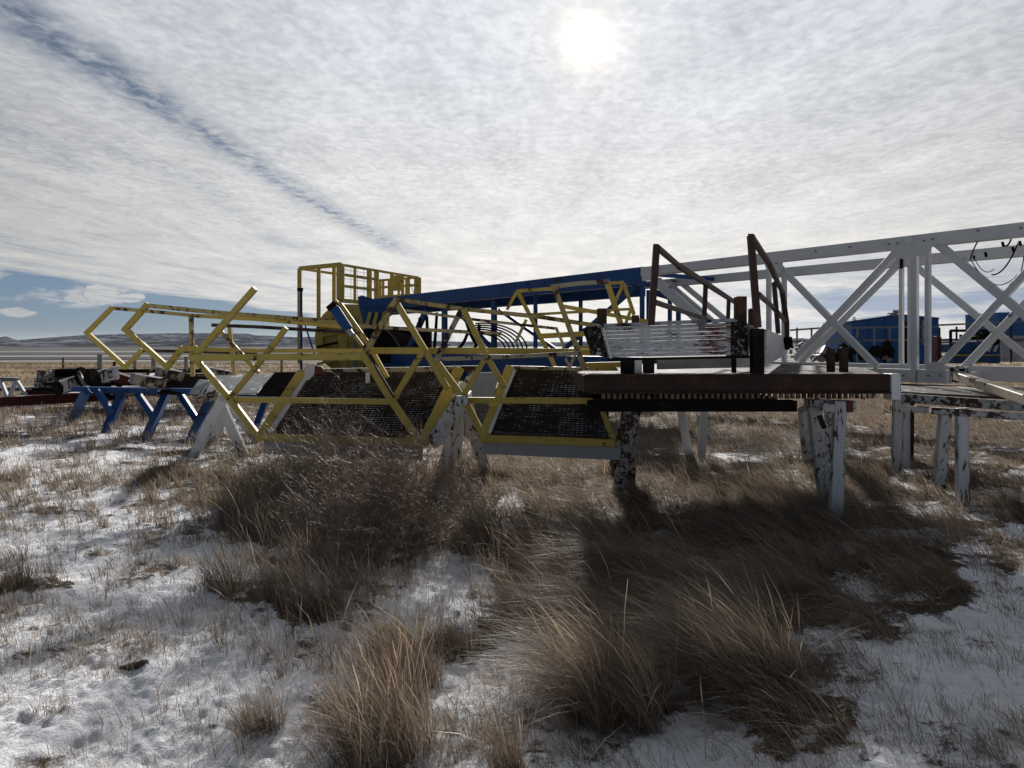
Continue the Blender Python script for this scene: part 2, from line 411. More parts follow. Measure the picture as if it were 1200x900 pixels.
# ------------------------------------------------------------------ grass
def ribbon_mesh(name, base, tip_dir, length, width, bend, col, head=None, seg=4, side=None):
    """thin curved blades: base Nx3, tip_dir Nx3 unit, bend = sideways droop vector Nx3"""
    n = len(base); k = seg + 1
    t = np.linspace(0, 1, k)[None, :, None]
    c = base[:, None, :] + tip_dir[:, None, :] * length[:, None, None] * t + bend[:, None, :] * length[:, None, None] * t ** 2
    if side is None:
        a = rng.uniform(0, 2 * np.pi, n); side = np.stack([np.cos(a), np.sin(a) * .6, np.zeros(n)], 1)
    prof = np.array([1, .9, .75, .5, .12])[:k] if seg == 4 else np.linspace(1, .15, k)
    W = width[:, None] * prof[None, :]
    if head is not None:
        W = W + head[:, None] * width[:, None] * np.array([0, 0, 0, 1.6, .25])[None, :k]
    L = c - side[:, None, :] * W[:, :, None] / 2; R = c + side[:, None, :] * W[:, :, None] / 2
    co = np.stack([L, R], 2).reshape(-1, 3)
    b0 = (np.arange(n) * k * 2)[:, None]; s = np.arange(seg)[None, :] * 2
    q = np.stack([b0 + s, b0 + s + 1, b0 + s + 3, b0 + s + 2], -1).reshape(-1, 4)
    me = bpy.data.meshes.new(name); me.vertices.add(len(co)); me.vertices.foreach_set('co', co.astype(np.float32).ravel())
    me.loops.add(q.size); me.loops.foreach_set('vertex_index', q.astype(np.int32).ravel())
    me.polygons.add(len(q)); me.polygons.foreach_set('loop_start', (np.arange(len(q)) * 4).astype(np.int32)); me.update(calc_edges=True)
    at = me.attributes.new('tint', 'FLOAT_COLOR', 'POINT')
    cc = np.repeat(col, k * 2, axis=0); cc = np.concatenate([cc, np.ones((len(cc), 1))], 1)
    at.data.foreach_set('color', cc.astype(np.float32).ravel())
    return me

def tint(n, warm, frost=0):
    straw = np.array([.31, .24, .165]); red = np.array([.165, .108, .078]); grey = np.array([.145, .125, .108])
    a = rng.random(n)[:, None]; w = np.clip(warm + rng.normal(0, .2, n), 0, 1)[:, None]
    c = grey * (1 - a) + straw * a
    c = c * (1 - w * .55) + red * w * .55 + straw * .12 * w
    return np.clip(c * (.55 + 1.1 * rng.random(n) ** 1.6)[:, None], .02, .8)

def tufts(name, cx, cy, hgt, warm, nb, rad, lean, wmin=.0021, label=None):
    """cx.. arrays of tuft centres; nb blades in each"""
    nb = nb.astype(int); idx = np.repeat(np.arange(len(cx)), nb); n = len(idx)
    ra = rad[idx] * np.sqrt(rng.random(n)); th = rng.uniform(0, 2 * np.pi, n)
    dx = np.cos(th) * ra; dy = np.sin(th) * ra
    x = cx[idx] + dx; y = cy[idx] + dy; z = ground_z(x, y) - .01
    r = np.hypot(x, y)
    L = hgt[idx] * rng.uniform(.45, 1.15, n) * (1 + .25 * (rng.random(n) > .93))
    sp = .35; lx = lean[idx, 0] + rng.normal(0, .17, n); ly = lean[idx, 1] + rng.normal(0, .17, n)
    brk = rng.random(n) < .12; lx = np.where(brk, lx + rng.normal(0, .7, n), lx); ly = np.where(brk, ly + rng.normal(0, .7, n), ly); L = np.where(brk, L * .7, L)
    d = np.stack([dx / np.maximum(rad[idx], .01) * sp * .6 + lx * .5, dy / np.maximum(rad[idx], .01) * sp * .6 + ly * .5, np.ones(n)], 1)
    d /= np.linalg.norm(d, axis=1)[:, None]
    bend = np.stack([lx * .75 + rng.normal(0, .10, n), ly * .7 + rng.normal(0, .10, n), -(.08 + .9 * (lx ** 2 + ly ** 2)) * rng.uniform(.5, 1.2, n)], 1)
    w = np.maximum(wmin, r * .00055) * rng.uniform(.7, 1.6, n)
    head = (rng.random(n) > .84) * (L > .25) * 1.0 * np.clip(1.4 - r / 9, .2, 1)
    col = tint(n, warm[idx])
    col[head > 0] *= 1.6
    return ribbon_mesh(name, np.stack([x, y, z], 1), d, L, w, bend, col, head)

def build_grass():
    # tussocks scattered by how grassy each patch of ground is
    Y = np.concatenate([rng.uniform(1.9, 9, 10500), rng.uniform(9, 22, 17000), rng.uniform(22, 60, 16000)])
    u = rng.uniform(-330, 1530, len(Y)); X = (u - HU) / F * Y
    d, h, w = field(X, Y)
    keep = rng.random(len(Y)) < d; X, Y, d, h, w, u = X[keep], Y[keep], d[keep], h[keep], w[keep], u[keep]
    n = len(X)
    # wind leaning: strong to the left on the right-hand side, slight on the left
    rt = np.clip((u - 520) / 200, 0, 1)
    lean = np.stack([-.20 - .62 * rt * np.clip(h / .35, .5, 1.1) + rng.normal(0, .12, n), rng.normal(.05, .14, n)], 1)
    nb = np.where(Y < 9, 16 + 34 * d, np.where(Y < 22, 11, 7)).astype(int)
    rad = rng.uniform(.03, .085, n) + .03 * (Y > 9) + .15 * (Y > 22)
    h = h * rng.uniform(.65, 1.2, n)
    me = tufts('grass', X, Y, h, w, nb, rad, lean)
    me.materials.append(M['grass'])
    o = bpy.data.objects.new('grass', me); COL.objects.link(o)
    tag(o, 'dry wind-blown prairie grass growing through the snow', 'grass', kind='stuff')
    # loose single stems standing in the snow
    Y = rng.uniform(2.0, 10, 21000); u = rng.uniform(-300, 1500, len(Y)); X = (u - HU) / F * Y
    d, h, w = field(X, Y); cl = vnoise(X * 3, Y * 3, 91)
    k = (rng.random(len(Y)) < .1 + .9 * np.clip(cl * 2 - .6, 0, 1)) ; X, Y, d = X[k], Y[k], d[k]; n = len(X)
    me = tufts('stems', X, Y, rng.uniform(.05, .26, n), np.full(n, .4), rng.integers(1, 6, n), np.full(n, .05), np.stack([rng.normal(-.2, .25, n), rng.normal(0, .2, n)], 1), wmin=.0019)
    me.materials.append(M['grass'])
    o = bpy.data.objects.new('grass_stems', me); COL.objects.link(o)
    tag(o, 'loose single dry stems poking out of the snow', 'grass', kind='stuff')
build_grass()

def litter():
    n = 26000; Y = rng.uniform(2.0, 9, n); u = rng.uniform(-300, 1500, n); X = (u - HU) / F * Y
    cl = fbm(X * 1.7 + 4, Y * 1.7, 61, 3); k = rng.random(n) < np.clip((cl - .42) * 5, .03, 1); X, Y = X[k], Y[k]; n = len(X)
    a = rng.uniform(0, 6.283, n); d = np.stack([np.cos(a), np.sin(a), rng.uniform(-.02, .22, n)], 1)
    me = ribbon_mesh('litter', np.stack([X, Y, ground_z(X, Y) + .006], 1), d, rng.uniform(.03, .16, n), rng.uniform(.0018, .0034, n),
                     np.stack([rng.normal(0, .15, n), rng.normal(0, .15, n), -.1 * np.ones(n)], 1), tint(n, np.full(n, .4)), side=np.stack([-np.sin(a), np.cos(a), np.zeros(n)], 1))
    me.materials.append(M['grass']); o = bpy.data.objects.new('grass_litter', me); COL.objects.link(o)
    tag(o, 'broken straw lying flat on the snow', 'grass', kind='stuff')
litter()

def clump(u, v, ru, hgt, n, lean, warm, label):
    Y = F * EYE / (v - HV); cx = (u - HU) / F * Y; rad = ru / F * Y
    m = max(4, n // 60); a = rng.uniform(0, 2 * np.pi, m); rr = rad * np.sqrt(rng.random(m))
    me = tufts('grass_clump', cx + rr * np.cos(a), Y + rr * np.sin(a) * .8, np.full(m, hgt) * rng.uniform(.75, 1.15, m), np.full(m, warm),
               np.full(m, 60), np.full(m, .05), np.stack([rng.normal(lean, .08, m), rng.normal(.03, .08, m)], 1), wmin=.0024)
    me.transform(Matrix.Translation((-cx, -Y, 0)))
    me.materials.append(M['grass']); o = bpy.data.objects.new('grass_clump', me); COL.objects.link(o); o.location = (cx, Y, 0)
    tag(o, label, 'grass clump', 'tall dry grass clumps in the foreground snow')
clump(448, 872, 56, .38, 900, -.45, .45, 'tall reddish dry grass clump at the bottom edge, left of the bare snow patch')
clump(478, 788, 36, .36, 1000, -.38, .6, 'upright reddish dry grass clump standing just behind the bottom-edge clump')
clump(597, 912, 20, .30, 320, -.22, .85, 'small thin dry grass clump alone in the snow at the bottom centre')
clump(300, 848, 26, .20, 420, -.2, .4, 'low round grass clump in the snow at lower left of centre')
clump(545, 752, 20, .13, 380, -.3, .2, 'short dark grass clump in the snow between the two big tall clumps')
clump(735, 835, 60, .55, 2400, -.50, .5, 'long tall grass clump leaning left at the lower edge of the big dark grass patch')
clump(880, 800, 60, .66, 2600, -.62, .35, 'tallest pale stemmed grass clump, bent hard to the left, right of centre')

# ------------------------------------------------------------------ dead shrub
def shrub(u, v, rad, hgt, nst, label, seed, tone=(.20, .145, .105)):
    r = random.Random(seed); Y = F * EYE / (v - HV); cx = (u - HU) / F * Y
    segs = []
    def grow(p, d, L, w, lv):
        n = 3; q = p
        for i in range(n):
            d2 = (d + Vector((r.gauss(0, .22), r.gauss(0, .22), r.gauss(.02, .16)))).normalized()
            q2 = q + d2 * L / n
            segs.append((q, q2, w * (1 - .2 * i / n), w * (1 - .2 * (i + 1) / n)))
            if lv > 0:
                for _ in range(2 if lv > 1 else 3):
                    if r.random() < .85:
                        s = Vector((r.gauss(0, 1), r.gauss(0, 1), r.gauss(.25, .6))).normalized()
                        grow(q2, (d2 * .7 + s * .75).normalized(), L * r.uniform(.45, .7), w * .6, lv - 1)
            q = q2; d = d2
    for i in range(nst):
        a = r.uniform(0, 6.283); e = r.uniform(.15, 1.2)
        d = Vector((math.cos(a) * e, math.sin(a) * e, 1)).normalized()
        b = Vector((cx + r.gauss(0, rad * .28), Y + r.gauss(0, rad * .28), 0)); b.z = gz(b.x, b.y) - .02
        grow(b, d, hgt * r.uniform(.5, .8), .0065, 3)
    A = np.array([s[0] for s in segs]); B = np.array([s[1] for s in segs])
    wa = np.array([s[2] for s in segs]) ; wb = np.array([s[3] for s in segs])
    n = len(A); D = B - A; ang = rng.uniform(0, 6.28, n); side = np.stack([np.cos(ang), np.sin(ang), rng.normal(0, .3, n)], 1)
    side = np.cross(D, side); side /= np.linalg.norm(side, axis=1)[:, None] + 1e-9
    wa = np.maximum(wa, .0022); wb = np.maximum(wb, .0018)
    nrm = np.cross(D, side); nrm /= np.linalg.norm(nrm, axis=1)[:, None] + 1e-9
    base = np.array([cx, Y, 0])
    rings = []
    for Q, w in ((A, wa), (B, wb)):
        for k in range(3):
            q = 2 * np.pi * k / 3; rings.append(Q + (side * np.cos(q) + nrm * np.sin(q)) * w[:, None] * .5 - base)
    co = np.stack(rings, 1).reshape(-1, 3); o6 = np.arange(n)[:, None] * 6
    q = np.concatenate([o6 + np.array([[0, 1, 4, 3]]), o6 + np.array([[1, 2, 5, 4]]), o6 + np.array([[2, 0, 3, 5]])], 0)
    me = bpy.data.meshes.new('dead_shrub'); me.vertices.add(len(co)); me.vertices.foreach_set('co', co.astype(np.float32).ravel())
    me.loops.add(q.size); me.loops.foreach_set('vertex_index', q.astype(np.int32).ravel())
    me.polygons.add(len(q)); me.polygons.foreach_set('loop_start', (np.arange(len(q)) * 4).astype(np.int32)); me.update(calc_edges=True)
    at = me.attributes.new('tint', 'FLOAT_COLOR', 'POINT')
    c = np.repeat(np.array([tone]) * rng.uniform(.6, 1.7, n)[:, None], 6, axis=0); c = np.concatenate([c, np.ones((len(c), 1))], 1)
    at.data.foreach_set('color', c.astype(np.float32).ravel()); me.materials.append(M['twig'])
    o = bpy.data.objects.new('dead_shrub', me); COL.objects.link(o); o.location = base
    tag(o, label, 'shrub', 'dead twiggy shrubs in front of the yellow walkways')
shrub(450, 650, .50, .80, 36, 'dense bare brown shrub, nearest and widest, below the left yellow walkway', 1)
shrub(400, 600, .45, .92, 26, 'tall bare twiggy shrub rising in front of the left grated deck', 2, (.24, .18, .13))
shrub(325, 600, .5, .62, 22, 'low pale twiggy shrub left of the tall shrub, near the white trestle', 3, (.24, .19, .14))
shrub(505, 610, .35, .42, 14, 'small dark bare shrub against the middle white trestle legs', 4)

# ================================================================== the yellow walkways
def yf(u): return 8.9 - .0022 * u          # distance of the near handrail plane
def pf(u, v, off=0): return (u, v, yf(u) + off)

def deck(parent, c, nsl, name='grating'):
    """grated floor panel with four corners (tl, tr, br, bl) given as points, slats along its length"""
    tl, tr, br, bl = [Vector(p) for p in c]
    n = (tr - tl).cross(bl - tl).normalized()
    if n.y > 0: n = -n
    mb = MB()
    mb.hexa([tl - n*.05, tr - n*.05, br - n*.05, bl - n*.05, tl - n*.035, tr - n*.035, br - n*.035, bl - n*.035])
    mb.build('gap_blackout_sheet', 'black', parent, bevel=0)  # black sheet added behind the slats so the gaps stay dark
    mb = MB()
    for i in range(nsl):
        t = (i + .5) / nsl
        a = tl.lerp(bl, t); b = tr.lerp(br, t)
        mb.bar(a, b, .010, .034, ref=n)
        # serrated top of each bearing bar
        m = int((b - a).length / .045)
        for j in range(m):
            p = a.lerp(b, (j + .5) / m); q = (b - a).normalized()
            mb.hexa([p - q*.011 + n*.017 + Vector((0, 0, -.004)), p + q*.011 + n*.017 + Vector((0, 0, -.004)), p + q*.011 + n*.017 + Vector((0, 0, .004)), p - q*.011 + n*.017 + Vector((0, 0, .004)),
                     p - q*.006 + n*.024 + Vector((0, 0, -.003)), p + q*.006 + n*.024 + Vector((0, 0, -.003)), p + q*.006 + n*.024 + Vector((0, 0, .003)), p - q*.006 + n*.024 + Vector((0, 0, .003))])
    for i in range(9):
        t = (i + .5) / 9; mb.bar(tl.lerp(tr, t) - n*.012, bl.lerp(br, t) - n*.012, .008, .02, ref=n)
    mb.build(name, 'grate', parent, bevel=0)
    return n

b1 = P(400, 515, 8.0); b1.z = 0
W1 = thing('grated_walkway', b1, 'left yellow grated walkway tipped toward the camera with long twig-covered deck', 'walkway', 'yellow grated walkways on white trestles')
c1 = [P(352, 437, 8.9), P(533, 436, 8.5), P(497, 512, 7.75), P(309, 506, 8.15)]
deck(W1, c1, 30)
def beam(parent, name, mat, a, b, wpx, dep, off=0):
    A, B = P(*a), P(*b); w = wpx * (A.y + B.y) / 2 / F
    return MB().bar(A, B, w, dep).build(name, mat, parent)
beam(W1, 'side_beam', 'yellow', (354, 436, 8.85), (306, 511, 8.05), 11, .05)
beam(W1, 'side_beam', 'yellow', (538, 432, 8.42), (496, 519, 7.62), 13, .06)
beam(W1, 'inner_flange', 'white', (361, 440, 8.83), (316, 508, 8.07), 6, .03)
beam(W1, 'toe_board', 'yellow', (302, 512, 8.02), (499, 519, 7.6), 9, .06)
beam(W1, 'fascia', 'greypanel', (311, 524, 8.06), (494, 531, 7.66), 15, .08)
beam(W1, 'top_chord', 'greyrail', (354, 436, 8.95), (560, 432, 8.45), 7, .08)
MB().prism([P(549, 437, 8.3), P(556, 444, 8.25), P(520, 520, 7.62), P(509, 526, 7.58), P(500, 514, 7.6)], (0, .06, 0)).build('end_plate', 'whitechip', W1)
beam(W1, 'bracket', 'white', (431, 437, 8.6), (431, 449, 8.55), 5, .03)
MB().prism([P(357, 427, 8.6), P(369, 426, 8.6), P(371, 436, 8.6), P(361, 446, 8.6), P(357, 444, 8.6)], (0, .05, 0)).build('hinge_plate', 'white', W1)
MB().prism([P(369, 428, 8.58), P(377, 430, 8.58), P(379, 438, 8.58), P(368, 440, 8.58)], (0, .04, 0)).build('hinge_plate', 'redbrown', W1)
rails(W1, 'handrail', 'yellow', [pf(226, 419), pf(425, 418)], 8)
rails(W1, 'handrail', 'yellow', [pf(269, 468), pf(458, 471)], 6.5)
rails(W1, 'post', 'yellow', [pf(226, 417, .01), pf(270, 468, -.01), pf(304, 513, -.15)], 7)
rails(W1, 'post', 'yellow', [pf(226, 420, .03), pf(262, 380, .03), pf(297, 340, .05)], 7)
rails(W1, 'post', 'yellow', [pf(270, 466, .05), pf(302, 428, .1), pf(334, 386, .15)], 6)
rails(W1, 'brace', 'yellowrust', [pf(256, 385, .5), pf(303, 437, .5)], 4.5)
rails(W1, 'cross_rail', 'darkrail', [pf(250, 381, .6), pf(300, 383, .6), pf(405, 389, .6)], 4)
rails(W1, 'post', 'yellowrust', [pf(464, 351, .05), pf(426, 417, .04)], 7)
rails(W1, 'post', 'yellow', [pf(426, 416, .02), pf(460, 471, -.02), pf(492, 518, -.15)], 8)
rails(W1, 'post_web', 'darkrail', [pf(430, 413, -.045), pf(462, 466, -.08)], 2.6)
rails(W1, 'post', 'yellow', [pf(464, 354, .09), pf(497, 409, .08), pf(523, 453, .06)], 7)
rails(W1, 'post', 'yellow', [pf(497, 410, .05), pf(460, 470, .05)], 7)
rails(W1, 'brace', 'yellow', [pf(400, 358, .42), pf(431, 402, .42), pf(453, 441, .42)], 5)
rails(W1, 'brace', 'yellowrust', [pf(392, 362, .5), pf(425, 406, .5)], 4)
rails(W1, 'ram', 'blue', [pf(391, 360, .38), pf(408, 386, .36)], 10)
rails(W1, 'ram_cap', 'black', [pf(388, 357, .38), pf(392, 362, .38)], 12)
rails(W1, 'ram_rod', 'galv', [pf(407, 385, .38), pf(413, 393, .37)], 6)
rails(W1, 'handrail', 'yellow', [pf(433, 411, .2), pf(560, 411, .2), pf(695, 413, .3)], 7.5)
rails(W1, 'handrail', 'yellowrust', [pf(465, 351, .1), pf(541, 362, .12), pf(630, 371, .14), pf(702, 382, .2)], 5)
rails(W1, 'mid_rail', 'greyrail', [pf(470, 363, .5), pf(560, 375, .5), pf(652, 385, .5), pf(663, 411, .5)], 3.2)
rails(W1, 'mid_rail', 'greyrail', [pf(405, 381, .7), pf(470, 385, .7), pf(586, 391, .7)], 4)

b2 = P(640, 515, 7.3); b2.z = 0
W2 = thing('grated_walkway', b2, 'right yellow grated walkway hanging beside the brown steel platform, with grey lower fascia', 'walkway', 'yellow grated walkways on white trestles')
c2 = [P(598, 433, 8.2), P(712, 436, 8.0), P(714, 514, 7.25), P(570, 508, 7.5)]
deck(W2, c2, 30)
beam(W2, 'side_beam', 'yellow', (597, 430, 8.15), (565, 513, 7.4), 10, .05)
beam(W2, 'inner_flange', 'white', (603, 434, 8.13), (573, 508, 7.42), 4, .03)
beam(W2, 'toe_board', 'yellow', (564, 514, 7.38), (721, 519, 7.14), 8.5, .06)
beam(W2, 'fascia', 'greypanel', (566, 524, 7.42), (727, 531, 7.2), 15, .08)
beam(W2, 'top_chord', 'greyrail', (598, 432, 8.25), (690, 434, 8.05), 7, .08)
rails(W2, 'handrail', 'yellow', [pf(545, 469), pf(698, 470)], 7)
rails(W2, 'post', 'yellow', [pf(511, 422, .1), pf(545, 469, .02), pf(567, 512, -.1)], 7)
rails(W2, 'post', 'yellow', [pf(697, 460, 0), pf(720, 518, -.12)], 6)
rails(W2, 'post', 'greyrail', [pf(541, 362, .08), pf(512, 420, .06)], 6)
rails(W2, 'post', 'yellow', [pf(544, 364, .06), pf(571, 419, .04), pf(590, 452, .04)], 7)
rails(W2, 'post', 'yellow', [pf(568, 421, .05), pf(542, 466, .03)], 6.5)
rails(W2, 'handrail', 'greyrail', [pf(511, 421, -.02), pf(600, 418, 0), pf(678, 414, 0)], 5)
rails(W2, 'post', 'yellowrust', [pf(649, 335, .1), pf(687, 438, .05)], 6)
b3 = P(670, 404, 8.2); b3.z = 0
rails(W2, 'back_beam', 'yellow', [(632, 394, 8.6), (686, 391, 8.6)], 6)
rails(W2, 'back_panel', 'yellow', [(686, 431, 8.4), (729, 430, 8.4)], 12, depth=.05)
rails(W2, 'back_beam', 'yellow', [(676, 408, 8.5), (729, 409, 8.5)], 6)
FR = [((606, 341), (649, 337)), ((649, 335), (711, 330)), ((711, 331), (731, 330))]
rails(W2, 'top_rail', 'yellow', [pf(606, 341, .9), pf(650, 338, .9)], 4)
rails(W2, 'top_rail', 'greyrail', [pf(648, 336, .12), pf(680, 332, .12), pf(712, 330, .12)], 5)
rails(W2, 'top_rail', 'yellow', [pf(711, 332, .9), pf(731, 331, .9)], 4)
rails(W2, 'post', 'yellow', [pf(606, 341, .95), pf(594, 363, .95)], 3.6)
rails(W2, 'post', 'yellow', [pf(607, 342, .9), pf(640, 408, .85), pf(651, 431, .85)], 5)
rails(W2, 'brace', 'greyrail', [pf(617, 374, 1.0), pf(604, 402, 1.0)], 3.5)
rails(W2, 'post', 'yellow', [pf(711, 330, .15), pf(728, 381, .15)], 6)
rails(W2, 'post', 'yellow', [pf(731, 332, .95), pf(720, 356, .95)], 3.5)
rails(W2, 'post', 'yellow', [pf(731, 332, .92), pf(743, 369, .92)], 4)
rails(W2, 'brace', 'yellow', [pf(739, 363, .98), pf(733, 380, .98)], 3.5)
rails(W2, 'mid_rail', 'yellow', [pf(660, 359, .5), pf(716, 369, .5), pf(760, 377, .5)], 4.5)
rails(W2, 'mid_rail', 'yellow', [pf(616, 369, 1.0), pf(741, 362, 1.0)], 3.2)
rails(W2, 'brace', 'greyrail', [pf(663, 421, .6), pf(668, 430, .6), pf(674, 416, .6)], 3)

# folded handrail frame behind, left
bh = P(230, 440, 10.2); bh.z = .75
H = thing('folded_handrail', bh, 'long yellow handrail frame with two pointed ends reaching out over the blue trestles', 'handrail')
A_, B_ = 10.6, 9.9
rails(H, 'end_loop', 'yellow', [(131, 361, A_), (102, 390, A_), (147, 430, A_), (166, 411, A_)], 5)
rails(H, 'end_loop', 'yellow', [(172, 358, B_), (147, 386, B_), (196, 430, B_), (213, 409, B_), (228, 408, B_)], 6.2)
rails(H, 'top_rail', 'yellowrust', [(131, 361, A_), (178, 365, A_), (229, 370, A_)], 4.2)
rails(H, 'top_rail', 'yellow', [(229, 370, A_), (300, 374, A_-.4), (404, 383, A_-.9)], 4.6)
rails(H, 'top_rail', 'yellowrust', [(172, 358, B_), (250, 366, B_-.2), (404, 378, B_-.8)], 5.2)
rails(H, 'bottom_rail', 'darkrail', [(166, 411, A_), (225, 412, A_), (300, 414, A_)], 3.6)
rails(H, 'bottom_rail', 'yellow', [(228, 409, B_), (300, 411, B_), (430, 411, B_-.9)], 4.6)
rails(H, 'post', 'yellowrust', [(224, 370, A_-.1), (226, 441, A_-.1)], 4.6)
rails(H, 'post', 'yellowrust', [(269, 382, A_-.2), (275, 440, A_-.2)], 4.2)

# ================================================================== white trestles
def trestle(label, legs, cap=None, mat='whitechip', wpx=14, base=None, group='white chipped trestles', extra=None, capmat=None):
    q = base or legs[0][1]
    bb = P(*q); bb.z = 0
    T = thing('trestle', bb, label, 'trestle', group)
    for (a, b) in legs:
        A, B = P(*a), P(*b); w = .80 * wpx * B.y / F
        B.z = min(B.z, gz(B.x, B.y)) - .05
        MB().bar(A, B, w * jit(), w * .5 * jit(), w2=w * 1.12).build('leg', mat, T)
    for c in (cap or []):
        A, B = P(*c[0]), P(*c[1]); w = c[2] * A.y / F
        MB().bar(A, B, w, .12).build('cap_beam', capmat or mat, T)
    for (nm, mt, a, b, ww) in (extra or []):
        A, B = P(*a), P(*b); MB().bar(A, B, ww * A.y / F, ww * A.y / F).build(nm, mt, T)
    return T
def fy(v): return F * EYE / (v - HV)
trestle('white trestle under the far left end of the yellow walkway', [((262, 466, 10.0), (226, 532, fy(532))), ((259, 474, 10.1), (287, 532, fy(532))), ((268, 470, 10.9), (247, 510, fy(516))), ((268, 470, 10.9), (306, 512, fy(516)))],
        cap=[((262, 466, 9.6), (268, 462, 11.3), 9)], mat='white', wpx=13)
trestle('grey-white trestle between the two yellow walkways', [((541, 462, 7.9), (511, 576, fy(576))), ((546, 466, 8.1), (572, 556, 8.6)), ((540, 470, 9.1), (533, 548, 9.3)), ((545, 470, 9.1), (566, 548, 9.4))],
        cap=[((541, 470, 7.5), (548, 462, 9.4), 12)], wpx=14)
trestle('dark chipped trestle leg pair under the left end of the brown platform', [((746, 476, 7.3), (720, 586, fy(586))), ((741, 478, 7.6), (737, 566, 8.3)), ((736, 478, 8.6), (716, 560, 8.7))],
        cap=[((738, 480, 7.0), (742, 474, 9.3), 12)], wpx=15, mat='whiterust')
trestle('chipped trestle with splayed thick legs under the right end of the brown platform', [((984, 470, 6.62), (979, 614, fy(614))), ((953, 470, 6.9), (968, 584, fy(584))), ((944, 478, 8.6), (950, 540, 9.6)), ((975, 476, 8.6), (978, 540, 9.6))],
        cap=[((945, 472, 6.75), (1000, 474, 6.75), 9), ((972, 478, 6.6), (958, 474, 8.9), 10)], wpx=18,
        extra=[('bracket', 'redbrown', (995, 470, 6.6), (995, 483, 6.6), 7), ('rust_plate', 'brown', (960, 487, 6.72), (966, 502, 6.72), 5)])
trestle('chipped trestle with white front leg at the far right below the beige tube', [((1127, 478, 7.1), (1128, 594, fy(594))), ((1108, 480, 7.5), (1099, 576, fy(576)))],
        cap=[((1090, 481, 7.2), (1215, 489, 6.9), 8)], wpx=16, capmat='whiterust')
trestle('slim trestle legs right behind the white end plate of the brown platform', [((1052, 464, 8.6), (1050, 553, fy(553)))],
        cap=[((1046, 478, 8.7), (1110, 482, 8.7), 7)], wpx=12, extra=[])
trestle('brown rusted post behind the slim trestle leg at right', [((1066, 470, 9.6), (1065, 538, fy(538)))], mat='brown', wpx=11, group='plain posts under the mast')
trestle('pale trestle in the grass far under the mast, behind the brown platform', [((796, 470, 10.6), (808, 534, fy(534))), ((826, 470, 10.5), (821, 540, fy(540)))],
        cap=[((780, 475, 10.6), (850, 474, 10.6), 8)], mat='white', wpx=11)

# low steel table at the right which carries the mast
bt = P(1120, 465, 9.0); bt.z = 0
TB = thing('steel_table', bt, 'dark rusty low steel table under the white mast at the right edge', 'steel table')
MB().bar(P(1056, 466, 8.3), P(1250, 480, 7.6), .10, .14).build('front_beam', 'whiterust', TB)
MB().bar(P(1054, 455, 9.6), P(1260, 462, 9.6), .12, .14).build('rear_beam', 'black', TB)
MB().hexa([P(1056, 461.5, 8.5), P(1256, 472, 7.8), P(1262, 457, 9.6), P(1056, 453, 9.6), P(1056, 459, 8.5), P(1256, 469.5, 7.8), P(1262, 455, 9.6), P(1056, 451, 9.6)]).build('top_plate', 'deck', TB)
for uu in (1070, 1110, 1150, 1190):
    MB().bar(P(uu, 460, 9.5), P(uu + 2, 470, 8.4), .06).build('cross_member', 'black', TB)
MB().bar(P(1180, 486, 7.4), P(1184, 600, 7.4), .09).bar(P(1250, 480, 7.7), P(1250, 585, 7.9), .09)
for (uu, yy) in ((1240, 7.6), (1060, 9.5), (1250, 9.5)):
    q = P(uu, 465, yy); MB().bar(q, (q.x, q.y, -.1), .10).build('leg', 'whitechip', TB)

# ================================================================== brown platform
bp_ = P(865, 465, 7.5); bp_.z = 1.0
PL = thing('brown_platform', bp_, 'rusty dark brown steel platform with toothed lower edge on white trestles', 'platform')
yF, yB = 6.1, 9.2
zt = EYE - 34.5 * yF / F
xl, xr = (686 - HU) / F * yF, (1043 - HU) / F * yF
MB().box(xl, xr, yF, yF + .10, zt - .155, zt).build('front_beam', 'brown', PL)
MB().box(xl + .02, xr - .02, yF - .035, yF + .0, zt - .012, zt + .004).build('top_flange', 'brown', PL)
MB().box(xl + .02, xr, yF - .035, yF + .0, zt - .163, zt - .15).build('lower_flange', 'brown', PL)
for (xa, xb, mt) in ((xl + .14, xl + 1.9, 'tooth'), (xl + 1.9, xr - .12, 'whiterust')):
    mb = MB(); x = xa
    while x < xb:
        mb.box(x, x + .026 * jit(.15), yF + .015, yF + .05, zt - .208 + random.uniform(-.003, .004), zt - .164); x += .0485
    mb.build('tooth_row', mt, PL, bevel=0)
MB().box(xl + .1, xr - .9, yF + .13, yF + 2.8, zt - .235, zt - .208).build('bottom_plate', 'black', PL)
MB().box(xl + .05, xr - .7, yF + .2, yF + .35, zt - .335, zt - .24).build('cross_beam', 'black', PL)
MB().box(xl + .05, xr - .7, yF + 2.3, yF + 2.45, zt - .335, zt - .24).build('cross_beam', 'black', PL)
MB().prism([(xl, yF + .1, zt - .05), (xr, yF + .1, zt - .05), (xr + .75, 8.1, zt - .05), (3.9, 9.7, zt - .05), (1.35, 9.7, zt - .05), (1.05, 7.1, zt - .05), (xl, 7.1, zt - .05)], (0, 0, .042)).build('deck_plate', 'deck', PL)
MB().box(1.35, 3.9, 9.7, 9.8, zt - .14, zt - .01).build('rear_beam', 'brown', PL)
MB().box(xr + .003, xr + .08, yF - .02, yF + .12, zt - .215, zt + .004).build('end_plate', 'white', PL)
MB().box(xl - .01, xl - .002, yF, yF + 1.0, zt - .16, zt - .01).build('side_beam', 'brown', PL)
for (u0, u1, v0) in ((971.5, 979, 409), (986.5, 994.5, 407)):
    x0 = (u0 - HU) / F * 6.5; x1 = (u1 - HU) / F * 6.5
    mb = MB(); mb.box(x0, x1, 6.5, 6.52, zt, EYE - (v0 - HV) / F * 6.5); mb.box(x0, x0 + .015, 6.52, 6.56, zt, EYE - (v0 - HV) / F * 6.5)
    mb.build('lug', 'brown', PL)
